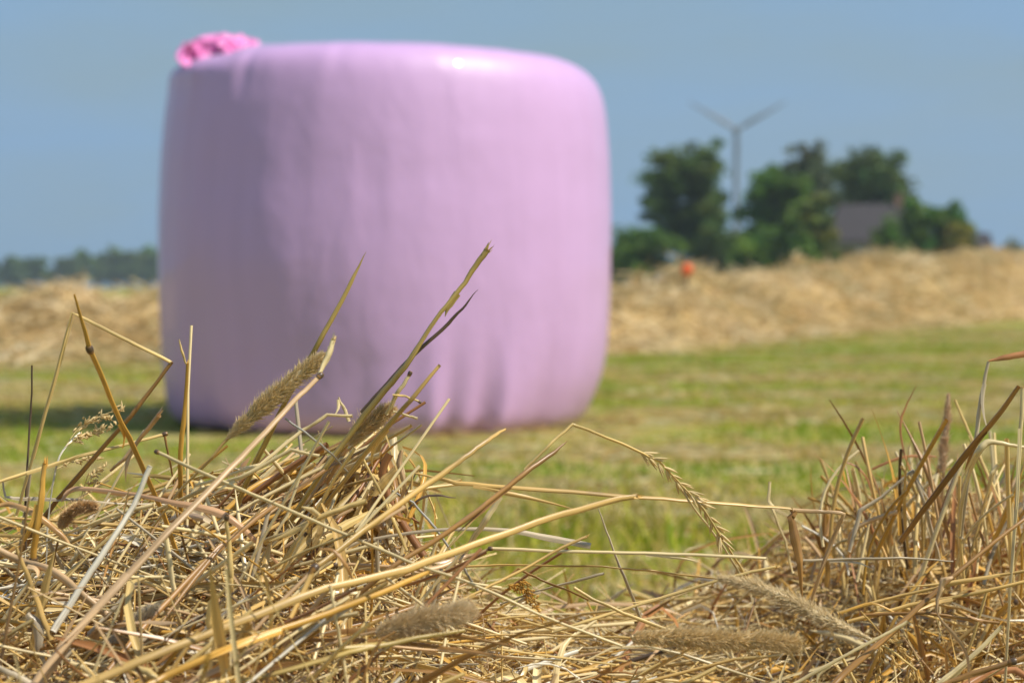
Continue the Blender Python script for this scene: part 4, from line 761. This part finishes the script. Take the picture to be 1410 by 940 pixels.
S("orange-brown pointed leaf at the right edge, highest on that side", 9, 'rust', [(1361, 496, 1.1), (1385, 490, 1.1), (1420, 482, 1.1)], kind='leaf', wpts=(.3, 1, 1.2), name="hay_leaf", cat="leaf", frm=1.2)
S("pale upright stem holding the orange-brown leaf at the right edge", 6, 'grey', [(1361, 498, 1.1), (1352, 545, 1.1), (1345, 600, 1.1), (1335, 660, 1.11), (1325, 740, 1.13)], wpts=(.8, 1, 1.1, 1, 1))
S("upright dense seed spike standing blurred above the right tangle", 5, 'mauve', [(1300, 640, 1.25), (1295, 700, 1.26), (1290, 760, 1.28)],
  head=spike_head([(1297, 650, 1.25), (1300, 610, 1.25), (1304, 575, 1.25), (1306, 542, 1.25)], 13, (.74, .56, .36), (.8, 1, 1, .9, .7, .4), 800, blen=.3, spread=.6))
S("cream stem bent over in a white arch towards the right edge", 8, 'cream', [(1425, 618, 1.08), (1390, 612, 1.08), (1360, 609, 1.08), (1346, 622, 1.08), (1335, 650, 1.09), (1325, 690, 1.1), (1320, 740, 1.12)], smoothp=True, wpts=(.7, .7, 1.2, 1.2, .8, .8, .8))
S("thin rust-red curved leaf standing upright above the right tangle", 5, 'rust', [(1262, 530, 1.2), (1247, 560, 1.2), (1240, 585, 1.2), (1243, 620, 1.2), (1253, 648, 1.2)], kind='leaf', smoothp=True, wpts=(.1, .6, 1, 1, .8), name="hay_leaf", cat="leaf")
S("rust-red leaf arched level above the right tangle", 5, 'rust', [(1290, 628, 1.22), (1270, 626, 1.22), (1240, 628, 1.22), (1200, 643, 1.22)], kind='leaf', smoothp=True, wpts=(.5, 1, 1, .8), name="hay_leaf", cat="leaf")
S("grey stem bent in a peak at the left of the right tangle", 6, 'grey', [(1170, 760, 1.15), (1185, 705, 1.15), (1215, 685, 1.15), (1258, 650, 1.15), (1272, 690, 1.15), (1285, 740, 1.16), (1295, 780, 1.17)], wpts=(1, 1.3, .7, .7, 1, 1.2, 1))
S("small forked curl of rust leaf at the left end of the right tangle", 5, 'rust', [(1165, 636, 1.2), (1180, 642, 1.2), (1195, 662, 1.2), (1205, 690, 1.2)], kind='leaf', smoothp=True, wpts=(.6, 1, 1, .6), name="hay_leaf", cat="leaf")
S("tan curved leaf next to the rust curl at the tangle's left end", 5, 'gold', [(1160, 642, 1.2), (1168, 668, 1.2), (1182, 688, 1.2), (1200, 705, 1.2)], kind='leaf', smoothp=True, wpts=(.8, 1, 1, .6), name="hay_leaf", cat="leaf")
S("long brown stalk leaning up right across the bottom right corner", 9, 'brown', [(1425, 705, .98), (1370, 745, .97), (1310, 795, .96), (1240, 860, .95), (1160, 930, .94), (1120, 970, .93)], wpts=(.6, .7, .85, 1, 1.1, 1.1))
S("upper of two thin tan stalks sloping gently up to the right edge", 5, 'tan', [(1425, 783, 1.0), (1330, 801, 1.0), (1240, 820, 1.0), (1150, 845, 1.0)])
S("lower of two thin tan stalks sloping gently up to the right edge", 6, 'tan', [(1425, 797, .99), (1340, 818, .99), (1250, 835, .99), (1165, 858, .99)])
S("orange thin leaf drooping right below the two thin tan stalks", 4.5, 'gold', [(1156, 843, .99), (1190, 832, .99), (1215, 836, .99), (1260, 863, .99)], kind='leaf', smoothp=True, wpts=(.8, 1, .9, .2), name="hay_leaf", cat="leaf")
S("twisted pale ribbon leaf looping down at the lower right", 9, 'mauve', [(1312, 794, .95), (1300, 798, .95), (1293, 820, .95), (1291, 848, .95), (1312, 875, .95), (1330, 905, .95), (1333, 945, .95)], kind='leaf', smoothp=True, wpts=(.5, 1, .8, .3, .9, .9, .6), name="hay_leaf", cat="leaf", frm=.8, twist=2.0)
S("white cut stalk pointing up right in the bottom right corner", 8, 'cream', [(1379, 861, .96), (1345, 895, .96), (1310, 925, .96), (1275, 950, .96)], wpts=(.8, 1, 1, 1))
S("thin dark level stalk leading right to the white cut stalk", 5, 'brown', [(1376, 858, .97), (1330, 850, .97), (1275, 842, .97), (1190, 843, .98)])
S("thin cream stalk sloping up right across the lower right", 5.5, 'cream', [(1250, 855, .94), (1215, 875, .94), (1160, 905, .94), (1105, 935, .94), (1080, 950, .94)])
S("thick brown stalk with a black joint at the bottom right edge", 9, 'brown', [(1420, 902, .93), (1395, 910, .93), (1340, 925, .93), (1285, 945, .93)], nodes=(1,), wpts=(1, 1, 1, .8))
S("dry drooping oat-like seed head hanging in the bottom right corner region", 2.5, 'tan', [(1184, 840, .97), (1198, 855, .97), (1212, 870, .97)],
  head=panicle_head([[(1212, 870, .97), (1213, 900, .97), (1208, 940, .97)], [(1212, 872, .97), (1222, 895, .97), (1236, 918, .97)], [(1212, 872, .97), (1240, 890, .97), (1262, 935, .97)]], 'pale', 12, 9))
S("white stem leaning right below the arch of the right tangle", 5, 'cream', [(1200, 706, 1.18), (1192, 745, 1.18), (1180, 800, 1.18)], wpts=(.8, 1, 1))
S("small bent white twig standing alone at the left of the right tangle", 5, 'cream', [(1060, 663, 1.15), (1058, 690, 1.15), (1066, 708, 1.15), (1080, 745, 1.16), (1090, 790, 1.17)], wpts=(.9, 1, .8, .9, 1))
S("club-tipped white straw inside the top of the right tangle", 5.5, 'cream', [(1375, 640, 1.15), (1366, 652, 1.15), (1358, 690, 1.16), (1345, 740, 1.18)], wpts=(1.4, 1, .7, .8))
S("pale stem crossing behind the thick brown leaning stalk at upper right", 5, 'pale', [(1315, 550, 1.2), (1338, 598, 1.2), (1362, 650, 1.2), (1390, 720, 1.2)], wpts=(.8, 1, 1, 1))
# ---- many alike, each its own object
LOOSE = "loose dry stalk, one of very many alike, lying among others in the near hay heap"
protos = []
for k in range(12):
    mb = MB(); Ln = random.uniform(.09, .22); t = np.linspace(-.5, .5, 9)
    P = np.stack([t * Ln, 0.05 * Ln * np.sin(t * 4 + k), 0.04 * Ln * np.cos(t * 5 + k)], -1)
    if k % 3 == 0: P[6:, 2] += (t[6:] - t[5]) * Ln * 0.9
    R0 = random.uniform(.0008, .0015); cname = ['cream', 'pale', 'tan', 'gold', 'mauve', 'tan', 'cream', 'brown', 'pale', 'grey', 'rust', 'tan'][k]
    if k % 4 == 3: sweep(mb, P, R0 * 1.7 * np.interp(t, [-.5, 0, .5], [.6, 1, .2]), VEE, False, PC[cname], twist=t * 2)
    else: sweep(mb, P, R0 * (1 - .2 * (t + .5)), CIRC(7), True, PC[cname])
    o = mb.build("hay_stalk", M_straw); i_ = 5
    if k % 4 != 3:
        nb = MB(); d = P[6] - P[4]; d /= np.linalg.norm(d); sweep(nb, P[i_] + d * np.array([-1, -.4, .4, 1])[:, None] * R0 * 1.3, R0 * np.array([.9, 1.3, 1.3, .9]), CIRC(8), True, PC['dark']); nb.build("node", M_straw, o)
    protos.append(o)
kids = {o.name: [c for c in COL.objects if c.parent == o] for o in protos}
for k in range(190):
    src = protos[k % 12]; o = src if k < 12 else src.copy()
    if k >= 12:
        COL.objects.link(o)
        for c in kids[src.name]: cc = c.copy(); COL.objects.link(cc); cc.parent = o
    if k % 3 != 2: x = random.uniform(-.30, -.02); y = random.uniform(.85, 1.12)
    else: x = random.uniform(.0, .34); y = random.uniform(.95, 1.35)
    z = float(heap_h(np.array(x), np.array(y))) + random.uniform(-.004, .014)
    pitch = random.gauss(.32, .3) if x < 0 else (random.gauss(.08, .18) if x < .16 else random.gauss(.9, .4))
    o.location = (x, y, z); o.rotation_euler = (random.uniform(0, 6.28), -pitch, random.gauss(0, .55) + (math.pi if random.random() < .15 else 0)); o.rotation_mode = 'XYZ'
    tag(o, LOOSE, "stalk", "loose stalks among many alike in the near hay")

# ------------------------------------------------------------------ haze
hzm = bpy.data.materials.new("haze_air"); hzm.use_nodes = True; n = hzm.node_tree; n.nodes.remove(n.nodes["Principled BSDF"])
pv = n.nodes.new("ShaderNodeVolumePrincipled"); pv.inputs["Density"].default_value = 0.00028; pv.inputs["Color"].default_value = (0.80, 0.90, 1.0, 1); pv.inputs["Anisotropy"].default_value = 0.2
n.links.new(pv.outputs[0], n.nodes["Material Output"].inputs["Volume"])
mb = MB(); box(mb, -1450, 1450, -110, 1290, -1.2, 105)
hz_ = mb.build("haze", hzm, flat=True); tag(hz_, kind="stuff"); hz_["label"] = "thin bluish summer haze hanging over the far fields"; hz_["category"] = "haze"
